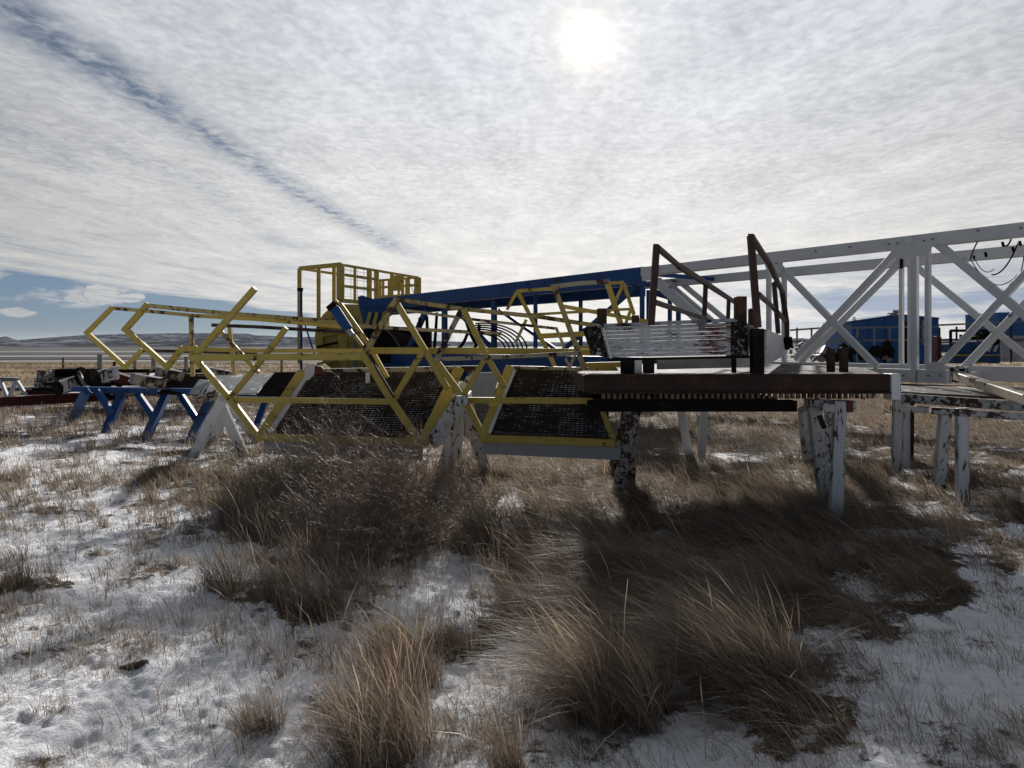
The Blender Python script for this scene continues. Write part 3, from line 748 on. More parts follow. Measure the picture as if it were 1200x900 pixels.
# ridges of snow on the deck
# ---- walkway lying on the platform
bs = P(800, 430, 6.4)
SW = thing('stair_section', bs, 'white louvred stair section with dark brown handrails lying on the brown platform', 'stair section')
yS = 6.15
def S(u, v, y=yS): return P(u, v, y)
mb = MB()
tl, tr, br, bl = S(704, 384), S(857, 378), S(857, 416), S(713, 419)
nsl = 8
for i in range(nsl):
    t0, t1 = i / nsl, (i + .95) / nsl
    a, b = tl.lerp(bl, t0), tr.lerp(br, t0); c, d = tr.lerp(br, t1), tl.lerp(bl, t1)
    o1 = Vector((0, .022, 0)); o2 = Vector((0, .0, 0)); bk = Vector((0, .045, 0))
    mb.hexa([a + o1, b + o1, b + bk, a + bk, d + o2, c + o2, c + bk, d + bk])
mb.build('louvre_panel', 'louvre', SW, bevel=.002)
MB().bar(S(700, 382, yS - .01), S(862, 375, yS - .01), .10, .03, ref=(0, 0, 1)).build('top_frame', 'snowframe', SW)
MB().bar(S(706, 381, yS - .02), S(716, 420, yS - .02), .018, .05).build('side_frame', 'white', SW)
MB().bar(S(712, 421.5, yS), S(884, 418, yS), .06, .02, ref=(0, 0, 1)).build('bottom_frame', 'black', SW)
MB().prism([S(686, 384), S(703, 381), S(713, 419), S(696, 416)], (0, .25, 0)).build('end_cheek', paint('flaked_black_paint', (.02, .016, .015), rust=(.5, .5, .5), rust2=(.35, .34, .33), amt=.36, scale=26), SW)
MB().prism([S(858, 377), S(876, 378), S(878, 418), S(858, 418)], (0, .18, 0)).build('end_cheek', paint('flaked_black_paint_worn', (.02, .016, .015), rust=(.45, .43, .36), rust2=(.3, .28, .22), amt=.44, scale=28), SW)
# long tapering side panels running away to the right
nb_, fb_ = 6.05, 12.3
MB().prism([P(895, 387, nb_), P(895, 428, nb_), P(920.5, 414.5, fb_), P(920.5, 396.5, fb_)], (.03, -.01, 0)).build('side_panel', 'white', SW)
MB().prism([P(893, 386, nb_), P(921, 396, fb_), P(923.5, 396, fb_), P(899, 386, nb_)], (0, 0, -.015)).build('side_panel_flange', 'white', SW)
MB().prism([P(895, 428.5, nb_), P(920.5, 414.7, fb_), P(917, 414.7, fb_), P(889, 428.5, nb_)], (0, 0, .015)).build('side_panel_flange', 'white', SW)
MB().prism([P(770, 421, 6.5), P(857, 419, 6.5), P(890, 417, 7.3), P(890, 430, 7.3), P(857, 431, 6.6), P(770, 433, 6.6)], (0, .02, 0)).build('back_panel', 'greypanel', SW)
MB().box(*sorted(((882 - HU) / F * 6.02, (895 - HU) / F * 6.02)), 6.0, 6.1, zt + .006, EYE + 19 / F * 6.0).build('corner_post', 'black', SW)
MB().prism([P(876, 379, 6.25), P(893, 386, 6.1), P(893, 428, 6.1), P(879, 420, 6.25)], (0, .02, 0)).build('end_panel', 'white', SW)
rails(SW, 'support_post', 'black', [(736.5, 420, 6.3), (736.5, 438, 6.3)], 17)
rails(SW, 'support_post', 'white', [(747.5, 421, 6.25), (747.5, 438, 6.25)], 8)
rails(SW, 'support_post', 'black', [(760, 421, 6.5), (760, 437, 6.5)], 12)
rails(SW, 'support_post', 'black', [(860, 419, 6.4), (860, 437, 6.4)], 5)
BR = 'brown'
rb = paint('brown_rail_paint', (.045, .022, .018), rust=(.13, .075, .05), amt=.3, scale=7)
rails(SW, 'handrail', rb, [(769, 289, 6.05), (796, 312, 7.2), (861, 354, 11.6)], 5.5, depth=.05)
rails(SW, 'post', rb, [(769.5, 287, 6.05), (763, 381, 6.1)], 7.5, depth=.05)
rails(SW, 'mid_rail', rb, [(767, 354, 6.08), (828, 374, 8.8)], 5, depth=.04)
rails(SW, 'post', rb, [(827, 334, 8.8), (825, 376, 8.8)], 4.8)
rails(SW, 'post', rb, [(854, 350, 11.0), (853, 377, 11.0)], 4)
rails(SW, 'handrail', rb, [(880, 277, 6.0), (902, 310, 7.6), (916.5, 342, 9.6), (922, 378, 10.2), (922.5, 408, 10.2)], 5, depth=.05)
rails(SW, 'post', rb, [(879.5, 275, 6.0), (888, 384, 6.02)], 7.5, depth=.05)
rails(SW, 'mid_rail', rb, [(889, 345, 6.4), (906, 360, 8.2), (921, 377, 10.2)], 5, depth=.04)
rails(SW, 'post', rb, [(907, 330, 8.3), (912, 391, 8.3)], 4.6)
rails(SW, 'post_foot', 'black', [(923, 395, 9.9), (924.5, 408, 9.9)], 8)
for (u0, u1, v0, v1, yy) in ((700, 710.5, 361.5, 384, 6.5), (740.5, 748.5, 369.5, 383, 6.9), (861.5, 873.5, 347.5, 379, 6.4), (877.5, 885, 361.5, 382, 6.7)):
    um = (u0 + u1) / 2
    rails(SW, 'stub_post', 'brown', [(um, v0, yy), (um, v1, yy)], u1 - u0)
# small lump of frozen rope tied on the top frame
mb = MB()
for k in range(9):
    a = k * .7; mb.tube([S(822 + 5 * math.cos(a), 378 + 3 * math.sin(a) - k * .2, yS - .09), S(823 + 4 * math.cos(a + 1), 384 + 4 * math.sin(a), yS - .10), S(824 + 5 * math.cos(a + 2), 377 + 3 * math.sin(a + 2), yS - .08)], .006, 5)
mb.build('tie_rope', 'grey', SW, bevel=0)

# ================================================================== the mast
TH = math.radians(35.7); dN = Vector((-math.sin(TH), math.cos(TH), 0)); nN = Vector((math.cos(TH), math.sin(TH), 0))
def my(u, D): return D / (math.cos(TH) * (u - HU) / F + math.sin(TH))
DN, DF = 11.6, 14.1
def mN(u, z): y = my(u, DN); return Vector(((u - HU) / F * y, y, z))
def mF(u, z): y = my(u, DF); return Vector(((u - HU) / F * y, y, z))
def mpN(u, v): y = my(u, DN); return P(u, v, y)
def mpF(u, v): y = my(u, DF); return P(u, v, y)
zT = 3.19; zB = 1.12
base = mN(1000, 0); base.z = 0.95
MT = thing('rig_mast', base, 'long drilling mast lying flat, white lattice toward the right and blue boxed part behind', 'drilling mast')
def mbar(name, mat, a, b, w=.12, d=.12): return MB().bar(a, b, w, d, ref=nN).build(name, mat, MT, bevel=.008)
U0, US, U1 = 432, 754, 1470
mbar('top_chord', 'whitemast', mN(US, zT), mN(U1, zT), .19, .19)
mbar('top_chord', 'whitemast', mF(US, zT - .01), mF(1400, zT - .01), .19, .19)
mbar('top_chord', 'blue', mN(U0, zT - .09), mN(US - .3, zT - .09), .38, .20)
mbar('top_chord', 'blue', mF(U0, zT - .10), mF(US - .3, zT - .10), .40, .20)
mbar('bottom_chord', 'whitemast', mN(900, zB), mN(1113, zB), .20, .20)
mbar('bottom_chord', 'whitemast', mN(1270, zB), mN(U1, zB), .20, .20)
mbar('bottom_chord', 'whitemast', mF(800, zB - .02), mF(1400, zB - .02), .26, .20)
mbar('bottom_chord', 'blue', mN(U0, zB - .05), mN(US + 40, zB - .05), .5, .18)
mbar('bottom_chord', 'blue', mF(U0, zB - .05), mF(US, zB - .05), .4, .18)
a, b = mN(U0, zT + .11), mN(US, zT + .11); c, d = mF(US, zT + .09), mF(U0, zT + .09)
MB().hexa([a, b, c, d] + [q + Vector((0, 0, .012)) for q in (a, b, c, d)]).build('cover_plate', 'blue', MT, bevel=0)
# gusset where blue meets white
MB().prism([mN(755, 3.285), mN(778, 3.285), mN(772, 2.98), mN(757, 2.98)], -nN * .02 + Vector((0, 0, 0))).build('splice_plate', 'whitemast', MT).location = -nN * .1
def W(name, mat, p, q, fr, w=.10):
    f = mpN if fr == 'N' else mpF
    mbar(name, mat, f(*p), f(*q), .84 * w * jit(.02), .09 * jit())
wm = 'whitemast'
for args in [
    ('brace', wm, (1057, 289), (932, 421), 'N', .13), ('brace', wm, (1052, 311), (938, 425), 'F', .13),
    ('brace', wm, (909, 308), (1028, 430), 'N', .12), ('brace', wm, (1098, 285), (1292, 444), 'N', .14),
    ('brace', wm, (1074, 313), (1228, 438), 'F', .13), ('brace', wm, (1256, 262), (1098, 432), 'N', .11),
    ('brace', wm, (1272, 282), (1130, 431), 'F', .15), ('brace', wm, (770, 330), (826, 380), 'N', .26),
    ('brace', wm, (786, 333), (842, 381), 'F', .10), ('brace', wm, (800, 333), (858, 381), 'F', .14),
    ('post', wm, (1071.5, 284), (1071.5, 436), 'N', .13), ('post', wm, (1087.5, 284), (1087.5, 436), 'N', .085),
    ('post', wm, (1056.5, 312), (1056.5, 436), 'F', .08), ('post', wm, (1066.5, 312), (1066.5, 436), 'F', .08),
    ('post', wm, (1300, 255), (1300, 450), 'N', .13), ('post', wm, (901, 312), (901, 400), 'N', .08), ('post', wm, (919, 322), (919, 425), 'F', .11),
    ('post', 'blue', (752.5, 326), (752.5, 414), 'N', .10), ('post', 'blue', (759.5, 340), (759.5, 414), 'F', .07),
    ('brace', 'blue', (745, 336), (660, 410), 'N', .12), ('brace', 'blue', (585, 363), (655, 412), 'F', .13),
    ('post', 'blue', (627.5, 343), (627.5, 414), 'N', .10), ('post', 'blue', (680.5, 345), (680.5, 414), 'F', .12),
    ('post', 'blue', (579, 352), (579, 414), 'N', .24), ('post', 'blue', (521, 356), (521, 414), 'N', .30),
    ('post', 'blue', (785, 350), (785, 414), 'F', .10), ('post', 'blue', (795, 352), (795, 414), 'F', .12),
    ('brace', 'blue', (541, 370), (580, 412), 'N', .14), ('brace', 'blue', (500, 362), (478, 412), 'N', .3),
    ('brace', 'blue', (765, 342), (800, 352), 'F', .2), ('post', 'blue', (434, 352), (434, 440), 'N', .4),
    ('post', 'blue', (441, 356), (441, 430), 'F', .3)]:
    W(*args)
# horizontal ties across the mast's width
for u in (560, 627, 680, 752, 901, 1071, 1250):
    # perpendicular partner on the far face
    a = mN(u, zT - .02); b = a + nN * (DF - DN)
    if u < 754: MB().bar(a, b, .09, .08).build('cross_tie', 'blue', MT)
    a = mN(u, zB - .03); b = a + nN * (DF - DN)
    if u not in (1250,): MB().bar(a, b, .09, .08).build('cross_tie', 'blue' if u < 754 else wm, MT)
def gusset(fr, pts, off=.105):
    f = mpN if fr == 'N' else mpF
    MB().prism([f(*p) - nN * off for p in pts], nN * .012).build('gusset_plate', wm, MT, bevel=.003)
for pts in (((1040, 283), (1104, 277), (1090, 300), (1052, 302)), ((898, 306), (922, 303), (920, 320), (903, 318)), ((1088, 436), (1112, 436), (1110, 424), (1094, 424))):
    gusset('N', pts)
for (u, v) in ((1046, 287), (1056, 286), (1087, 283), (1097, 281), (904, 310), (914, 309), (1040, 440), (1062, 440), (1092, 440), (1106, 440), (1150, 271), (1000, 290), (960, 295), (850, 305), (1200, 268)):
    a = mpN(u, v); MB().tube([a - nN * .095, a - nN * .128], .016, 6).build('bolt', 'grey', MT, bevel=0)
# ring lug and plates on the white chord
a = mpN(1069, 282)
MB().tube([a - nN * .11, a - nN * .13], .065, 16).build('pin_cap', wm, MT)
a = mpN(1073, 441); MB().tube([a - nN * .105, a - nN * .125], .055, 16).build('pin_cap', wm, MT)
MB().bar(mpN(1078, 434) - nN * .105, mpN(1078, 449) - nN * .105, .012, .01).build('weld_seam', 'grey', MT, bevel=0)
MB().bar(mpF(1060, 304) - nN * .12, mpF(1060, 315) - nN * .12, .05, .04).build('bracket', 'black', MT)
# hoses and wires tied along the right end of the top chord
mb = MB()
def sag(a, b, s, n=10): return [a.lerp(b, i / n) - Vector((0, 0, s * 4 * (i / n) * (1 - i / n))) for i in range(n + 1)]
mb.tube(sag(mpF(1118, 301), mpF(1216, 286), .05), .05, 8)
mb.build('conduit', 'grey', MT, bevel=0, smooth=True)
for (p, q, s, r) in (((1150, 278), (1137, 304), -.05, .010), ((1137, 303), (1192, 322), .25, .008), ((1193, 285), (1162, 322), .12, .010), ((1143, 305), (1165, 315), .1, .006), ((1200, 300), (1194, 326), .05, .008), ((1185, 280), (1176, 287), .05, .012)):
    MB().tube(sag(mpN(*p), mpN(*q), s), r, 6).build('wire', 'rubber' if s < .2 else 'grey', MT, bevel=0)
for (u, v) in ((1132, 303), (1144, 300), (1158, 296), (1178, 284), (1198, 283), (1194, 325), (1190, 290)):
    c = mpN(u, v) if v < 300 else mpF(u, v); MB().bar(c - nN * .1, c - nN * .1 + Vector((.02, 0, -.07)), .03, .03).build('clamp', 'black', MT)

# beige tube resting at the lower right, with brackets
bb = P(1160, 455, 7.8)
TT = thing('square_tube', bb, 'beige rust-streaked square steel tube coming toward the camera at the right edge', 'steel tube')
MB().bar(P(1122, 440.5, 9.2), P(1262, 488, 6.6), .105, .11).build('tube_body', 'beige', TT, bevel=.008)
MB().bar(P(1118, 429, 9.25), P(1118, 448, 9.25), .055, .14).build('bracket', 'whitechip', TT)
MB().bar(P(1133, 430, 9.2), P(1133, 440, 9.2), .05, .10).build('bracket', 'whitechip', TT)
MB().bar(P(1114, 433, 9.22), P(1135, 434, 9.22), .035, .04).build('pin', 'black', TT)

# ================================================================== yellow cage and body behind
Cc = P(399, 310, 28.5); Ll = P(351, 315, 30.0); Rr = P(490, 326, 34.0); Bk = Ll + (Rr - Cc)
base = Cc.copy(); base.z = 0
CG = thing('winch_unit', base, 'yellow winch house with open railed cage on top and round drum guard', 'winch house')
hb = EYE + 52 / F * 28.5                      # cage floor
def cz(p, z): return Vector((p.x, p.y, z))
zt_ = Cc.z
yl = 'yellow'
for nm, a, b in (('top_rail', Cc, Ll), ('top_rail', Cc, Rr), ('top_rail', Ll, Bk), ('top_rail', Rr, Bk)):
    MB().bar(cz(a, zt_), cz(b, zt_), .17 if b is Ll else .10, .1).build(nm, yl, CG)
for t, w in ((0, .30), (.16, .10), (.33, .20), (.42, .20), (.62, .14), (.77, .14), (.86, .10), (1, .28)):
    a = Cc.lerp(Rr, t); MB().bar(cz(a, hb), cz(a, zt_), w, .1).build('post', yl, CG)
for t, w in ((.15, .14), (.52, .15), (1, .16)):
    a = Cc.lerp(Ll, t); MB().bar(cz(a, hb - (2.5 if t == 1 else .7)), cz(a, zt_), w, .08).build('post', yl, CG)
for t in (.45, 1):
    a = Ll.lerp(Bk, t); MB().bar(cz(a, hb), cz(a, zt_), .12, .08).build('post', yl, CG)
for z_ in (.35, .8):
    MB().bar(cz(Bk, zt_ - z_), cz(Rr, zt_ - z_), .12, .05).build('mid_rail', yl, CG)
    MB().bar(cz(Cc, zt_ - z_ - .02), cz(Cc.lerp(Rr, .42), zt_ - z_ - .02), .10, .05).build('mid_rail', yl, CG)
a, b = Cc.lerp(Rr, .63), Cc.lerp(Rr, .76); MB().bar(cz(a.lerp(b, .5), zt_ - .75), cz(a.lerp(b, .5), zt_ - .06), .34, .04).build('panel', yl, CG)
MB().bar(cz(Cc.lerp(Rr, .86), zt_ - .2), cz(Rr, hb + .2), .03, .03).build('stay', 'darkrail', CG)
MB().bar(cz(Cc, hb), cz(Rr, hb), .16, .12).build('floor_beam', yl, CG)
MB().bar(cz(Bk, hb), cz(Rr, hb), .16, .12).build('floor_beam', yl, CG)
for t in (.08, .24, .5, .7, .93):
    a = Bk.lerp(Rr, t); MB().bar(cz(a, hb), cz(a, zt_), .12, .08).build('post', yl, CG)
mb = MB()
for k in range(5):
    t = .04 + k * .075; a = Cc.lerp(Rr, t); mb.bar(cz(a, hb), cz(a, zt_), .012, .012)
for k in range(4):
    z_ = hb + (zt_ - hb) * (k + .5) / 4; mb.bar(cz(Cc, z_), cz(Cc.lerp(Rr, .4), z_), .012, .012)
mb.build('mesh_screen', 'yellow', CG, bevel=0)
# body column
x0, x1 = (397 - HU) / F * 29, (444 - HU) / F * 29
MB().box(x0, x1, 28.9, 31.5, .35, hb - .13).build('body', yl, CG)
MB().box((414 - HU) / F * 28.8, (418 - HU) / F * 28.8, 28.83, 28.88, .45, 2.6).build('panel_strip', 'grey', CG)
MB().box((405 - HU) / F * 28.8, (407 - HU) / F * 28.8, 28.82, 28.89, .45, 3.0).build('corner_trim', yl, CG)
# drum guard: a half ring
cx_, cz_ = (400 - HU) / F * 29, EYE - (396 - HV) / F * 29
poly = []
for k in range(13):
    a = math.radians(90 + 15 * k); poly.append(Vector((cx_ + 1.15 * math.cos(a), 29.3, cz_ + 1.35 * math.sin(a))))
inner = []
for k in range(13):
    a = math.radians(270 - 15 * k); inner.append(Vector((cx_ + .82 * math.cos(a), 29.3, cz_ + .95 * math.sin(a))))
mb = MB()
for k in range(12):
    mb.prism([poly[k], poly[k+1], inner[11-k], inner[12-k]], (0, 1.2, 0))
mb.build('drum_guard', yl, CG)
mb = MB(); mb.tube([Vector((cx_ - .1, 29.5, cz_)), Vector((cx_ - .1, 31, cz_))], .8, 24)
mb.build('drum', 'yellow', CG)
for v0 in (380, 392, 404, 416, 424):
    MB().bar(P(371, v0 + 3, 29.1), P(397, v0 - 3, 29.1), .10, .05).build('spoke', 'black' if v0 % 8 else yl, CG)
MB().bar(P(386, 362, 28.9), P(395, 352, 28.9), .2, .1).build('lug', yl, CG)
# skid below
MB().box(-9.0, -4.6, 28.6, 32, .15, .36).build('skid', 'black', CG)
# signal pole
q = P(353, 338, 26.5); T = thing('slim_pole', (q.x, q.y, 0), 'slim dark pole with small head left of the yellow winch house', 'pole')
MB().tube([(q.x, q.y, -.1), q], .045, 8).build('shaft', 'blue', T, bevel=0)
MB().box(q.x - .14, q.x + .06, q.y - .05, q.y + .05, q.z - .1, q.z + .02).build('head', 'black', T)
MB().bar((q.x + .02, q.y, 2.7), (q.x + .5, q.y, 1.2), .05).build('stay', 'blue', T)

# blue nose piece and gear between mast and walkways
bq = P(450, 405, 24); bq.z = .3
GS = thing('hose_bundle', P(585, 400, 19.5), 'black hoses looped over the blue mast behind the yellow walkways', 'hoses')
for k in range(6):
    u0 = 592 + k * 4.1; r_ = 20 + k * 2.6
    yk = 15.2 + .1 * k if False else my(560, DN) - 1.0 + .06 * k
    pts = [P(560 + k * 1.0 + (u0 - 560) * math.sin(a), 404 - r_ * math.cos(a) * .95 + 6, yk) for a in np.linspace(-.35 + .1 * (k % 3), 1.75, 14)]
    MB().tube(pts, .024, 6).build('hose', 'rubber', GS, bevel=0, smooth=True)
mb_pts = [(492, 372, 488, 412), (500, 370, 503, 412), (512, 366, 508, 414), (545, 372, 560, 404), (550, 384, 536, 408), (562, 380, 556, 408)]
for (a0, b0, a1, b1_) in mb_pts:
    MB().tube(sag(P(a0, b0, 22), P(a1, b1_, 22), .15), .05, 6).build('hose', 'rubber', GS, bevel=0, smooth=True)

NB = thing('blue_crown_block', P(440, 440, 25), 'blue mast crown block with dark winch gear and cable beside the yellow winch house', 'crown block')
MB().prism([P(419, 348, 25.5), P(424, 346, 25.5), P(440, 351, 25.5), P(466, 348, 25.5), P(466, 358, 25.5), P(421, 361, 25.5)], (0, .5, 0)).build('nose_plate', 'blue', NB)
MB().prism([P(421, 361, 25.6), P(466, 358, 25.6), P(466, 364, 25.6), P(452, 372, 25.6), P(428, 386, 25.6)], (0, .4, 0)).build('gusset', 'blue', NB)
MB().box(*(lambda a, b: (a.x, b.x))(P(426, 380, 25.7), P(500, 380, 25.7)), 25.7, 27.4, .75, 2.15).build('gear_case', 'black', NB)
for k in range(9):
    MB().tube(sag(P(452 + k * 3.5, 386 + k, 25.3), P(470 + k * 3.6, 410, 25.3), -.1), .05, 6).build('cable', paint('rusty_cable%d' % k, (.16, .10, .08), amt=.4, scale=12) if k == 0 else 'brown', NB, bevel=0)
for k, u in enumerate((430, 438, 447)):
    MB().bar(P(u + 4, 366, 25.5), P(u, 382, 25.5), .12, .1).build('rib', 'yellow', NB)
MB().box(*(lambda a, b: (a.x, b.x))(P(430, 380, 24.9), P(600, 380, 24.9)), 24.9, 26.5, .35, .95).build('skid_box', 'blue', NB)
mb = MB()
for k in range(4): mb.box(*(lambda a, b: (a.x, b.x))(P(430, 380, 24.85), P(600, 380, 24.85)), 24.84, 24.895, .45 + k * .13, .49 + k * .13)
mb.build('skid_ribs', 'blue', NB)

# ================================================================== blue trestle row at the left
bb = P(165, 460, 13.5); bb.z = 0
BT = thing('blue_trestle', bb, 'long blue steel trestle with splayed legs carrying scrap at the left', 'trestle')
MB().bar(P(88, 456, 14.0), P(250, 459, 13.0), .10, .16).build('top_beam', 'blue', BT)
MB().bar(P(240, 464, 13.6), P(318, 466, 13.6), .10, .14).build('top_beam', 'blue', BT)
for i, (a, b, f_) in enumerate((((101, 458), (83, 495), 0), ((115, 459), (131, 484), .5), ((144, 459), (122, 508), 0), ((161, 461), (180, 488), .5), ((195, 462), (169, 513), 0), ((211, 462), (232, 494), .5),
        ((245, 470), (222, 515), 0), ((274, 476), (297, 512), .3), ((311, 470), (296, 498), .4))):
    yb = fy(b[1]) if b[1] > 493 and not f_ else 13.6 + f_
    A, B = P(a[0], a[1], 13.5 + .2 * f_), P(b[0], b[1], yb if b[1] > 493 and not f_ else 13.2)
    w = (9 if not f_ else 7) * 13.3 / F
    if i in (0, 2, 4, 6, 8, 7): B.z = min(B.z, gz(B.x, B.y)) - .04
    MB().bar(A, B, w * jit(), w * .8).build('leg', 'blue', BT)

# scrap on the trestle: pipes, plates
def pipe(name, label, cat, a, b, r, mat, cap='black', group=None, extra=None):
    A, B = P(*a), P(*b); T = thing(name, (A + B) / 2, label, cat, group)
    MB().tube([A, B], r, 16).build('pipe_body', mat, T, bevel=0, smooth=False)
    d = (A - B).normalized()
    MB().tube([A + d * .02, A - d * .05], r * 1.08, 16).build('end_collar', cap, T, bevel=0)
    return T
pipe('white_pipe', 'white pipe with open dark end, left one of the two on the blue trestle', 'pipe', (66, 455, 14.2), (104, 443, 14.8), .13, 'whitechip')
pipe('white_pipe', 'white pipe with rounded capped end just behind the blue trestle', 'pipe', (136, 437, 14.9), (108, 443, 14.6), .13, 'whitechip', cap='white')
T = thing('pipe_valve', P(97, 440, 14.5), 'dark valve and clamp gripping the two white pipes', 'valve')
MB().tube([P(94, 442, 14.5), P(98, 441, 14.5)], .2, 14).build('clamp', 'black', T)
MB().bar(P(92, 436, 14.3), P(100, 452, 14.3), .06).build('handle', 'grey', T)
MB().tube([P(106, 444, 14.4), P(112, 442, 14.4)], .19, 14).build('clamp', 'black', T)
T = thing('engine_stand', P(75, 442, 20), 'dark square frame and engine block standing on boards at far left', 'scrap machine')
def pb(T, name, mat, u0, u1, v0, v1, y, dep=.8):
    a, b = P(u0, v1, y), P(u1, v0, y); return MB().box(a.x, b.x, y, y + dep, a.z, b.z).build(name, mat, T)
pb(T, 'frame_beam', 'black', 53, 98, 433, 436, 20); pb(T, 'frame_side', 'black', 53, 67, 436, 449, 20); pb(T, 'frame_side', 'black', 84, 98, 436, 449, 20)
pb(T, 'frame_beam', 'black', 67, 84, 438.5, 441, 20.05); pb(T, 'frame_beam', 'grey', 67, 84, 442.5, 446, 20.05); pb(T, 'frame_beam', 'black', 67, 84, 446.2, 449, 20.05)
pb(T, 'engine_block', 'whiterust', 40, 53, 443, 455, 19.5); pb(T, 'engine_head', 'whiterust', 43, 53, 434, 443, 19.6); pb(T, 'block_foot', 'black', 37, 66, 455, 458, 19.4)
pb(T, 'shelf', 'whiterust', 53.2, 68, 447, 456, 19.5)
T = thing('beam_stack', P(190, 440, 18), 'stack of dark steel beams lying behind the blue trestle', 'beam stack')
for k, (u0, u1, v0, v1) in enumerate(((112, 240, 433, 437), (135, 262, 438.5, 442), (120, 300, 443.5, 448), (40, 330, 449.5, 453), (100, 300, 455, 458.5), (60, 300, 462, 465))):
    a, b = P(u0, v1, 18 - .3 * (k > 2)), P(u1, v0, 18 - .3 * (k > 2)); MB().box(a.x, b.x, a.y + .12 * k, a.y + .12 * k + .3, a.z, b.z).build('beam', ['black', 'brown', 'black', 'black', 'redbrown', 'greyrail'][k], T)
T = thing('dark_machinery', P(150, 445, 16.5), 'low dark machinery block with rods piled behind the blue trestle', 'scrap machine')
rr = random.Random(9)
for k in range(34):
    u = rr.uniform(108, 262); v = rr.uniform(440, 462)
    a = P(u, v, 16.4 + rr.random()); b = P(u + rr.uniform(-22, 22), v + rr.uniform(-5, 5), 16.6 + rr.random())
    MB().bar(a, b, rr.choice([.05, .08, .16, .22])).build('scrap_piece', rr.choice(['black', 'black', 'brown', 'grey', 'rubber', 'redbrown']), T)
T = thing('steel_chute', P(215, 450, 13.2), 'dark steel chute with grey side flanges lying on the blue trestle', 'chute')
MB().prism([P(191, 441, 13.9), P(243, 441, 13.9), P(234, 460, 13.1), P(184, 461, 13.1)], (0, .05, -.03)).build('pan', 'black', T)
MB().bar(P(197, 444, 13.5), P(186, 458, 13.0), .04).build('flange', 'whitechip', T)
MB().prism([P(233, 445, 13.2), P(244, 446, 13.2), P(231, 463, 12.8), P(221, 461, 12.8)], (0, .05, 0)).build('flange', 'greypanel', T)
MB().bar(P(247, 446, 13), P(236, 461, 12.8), .03).build('flange', 'white', T)
T = thing('grey_sheet', P(280, 450, 12.9), 'flat grey-white metal sheet with black underside lying left of the grated deck', 'metal sheet')
MB().prism([P(249, 440, 13.6), P(321, 438, 13.6), P(302, 460, 12.6), P(240, 463, 12.6)], (0, .03, -.03)).build('sheet', 'greypanel', T)
MB().prism([P(322, 436, 13.5), P(356, 436, 13.5), P(338, 464, 12.5), P(300, 462, 12.6)], (0, .05, -.03)).build('black_panel', 'black', T)
T = thing('grey_sheet', P(565, 450, 9.6), 'upright grey-white metal panel seen between the two grated decks', 'metal sheet')
MB().prism([P(552, 437, 9.7), P(586, 436, 9.7), P(578, 465, 9.4), P(548, 465, 9.4)], (0, .03, 0)).build('sheet', 'greypanel', T)
for i, (a, b, r, lb) in enumerate((((186, 436, 13.6), (213, 441, 13.6), .10, 'short pale pipe on top of the steel chute'), ((158, 444, 13.2), (190, 449, 13.0), .10, 'snow-dusted pale pipe beside the steel chute'), ((240, 432, 15), (276, 439, 15), .05, 'thin pale pipe slanting behind the yellow post'))):
    pipe('scrap_pipe', lb, 'pipe', a, b, r, 'greyrail', cap='grey')
T = thing('angle_iron_pile', P(195, 440, 13.3), 'loose pale angle irons propped on the scrap at left', 'angle irons')
for (a, b) in (((170, 441), (181, 430)), ((212, 440), (222, 431)), ((172, 456), (184, 446)), ((186, 459), (197, 445)), ((158, 449), (176, 440)), ((150, 447), (168, 452))):
    MB().bar(P(a[0], a[1], 13.3), P(b[0], b[1], 13.4), .04).build('angle_iron', 'greyrail', T)
mb = MB()
for k in range(10):
    a = k * .8; mb.tube([P(240 + 10 * math.cos(a), 466 + 5 * math.sin(a), 12.7), P(247 + 8 * math.sin(a), 462 + 4 * math.cos(a * 1.3), 12.6), P(252 + 7 * math.cos(a * 1.7), 467 + 4 * math.sin(a * 2), 12.7)], .02, 5)
o = mb.build('rope_tangle', 'beige', None, base=P(245, 465, 12.7), bevel=0); tag(o, 'tangle of pale and orange rope at the blue trestle end', 'rope')

# red-brown channel beams lying on the ground
for (a, b, lb, w) in (((-60, 497, 16), (150, 478, 19), 'front red-brown steel beam lying in the grass at left', .22), ((25, 480, 19.5), (330, 468, 21.5), 'rear red-brown steel beam lying behind the blue trestle legs', .22)):
    A, B = P(*a), P(*b); A.z = B.z = .18; T = thing('steel_beam', (A + B) / 2, lb, 'steel beam', 'red-brown beams on the ground')
    for dz in (0, .2): MB().bar(A + Vector((0, 0, dz)), B + Vector((0, 0, dz)), .03, .16, ref=(0, 0, 1) if False else None).build('flange', 'redbrown', T)
    MB().bar(A + Vector((0, .02, .1)), B + Vector((0, .02, .1)), .18, .03).build('web', 'redbrown', T)
A, B = P(-30, 470, 22), P(250, 463, 22); T = tag(MB().bar((A.x, A.y, .25), (B.x, B.y + 1, .25), .12, .2).build('grey_timber', 'grey', None, base=(A.x, A.y, 0)), 'grey weathered timber lying behind the red-brown beams', 'timber')

# small white saw trestle, far left
T = thing('saw_trestle', P(10, 470, 19.5), 'small pale saw trestle standing alone at the far left edge', 'trestle')
MB().bar(P(-30, 443, 19.5), P(22, 445, 19.5), .10).build('top_beam', 'grey', T)
for (a, b) in (((0, 444), (12, 463)), ((19, 445), (8, 464)), ((19, 445), (37, 471)), ((-14, 444), (-26, 470))):
    A, B = P(a[0], a[1], 19.5), P(b[0], b[1], 19.3); B.z = min(B.z, .02); MB().bar(A, B, .08).build('leg', 'white' if b[0] > 0 else 'grey', T)

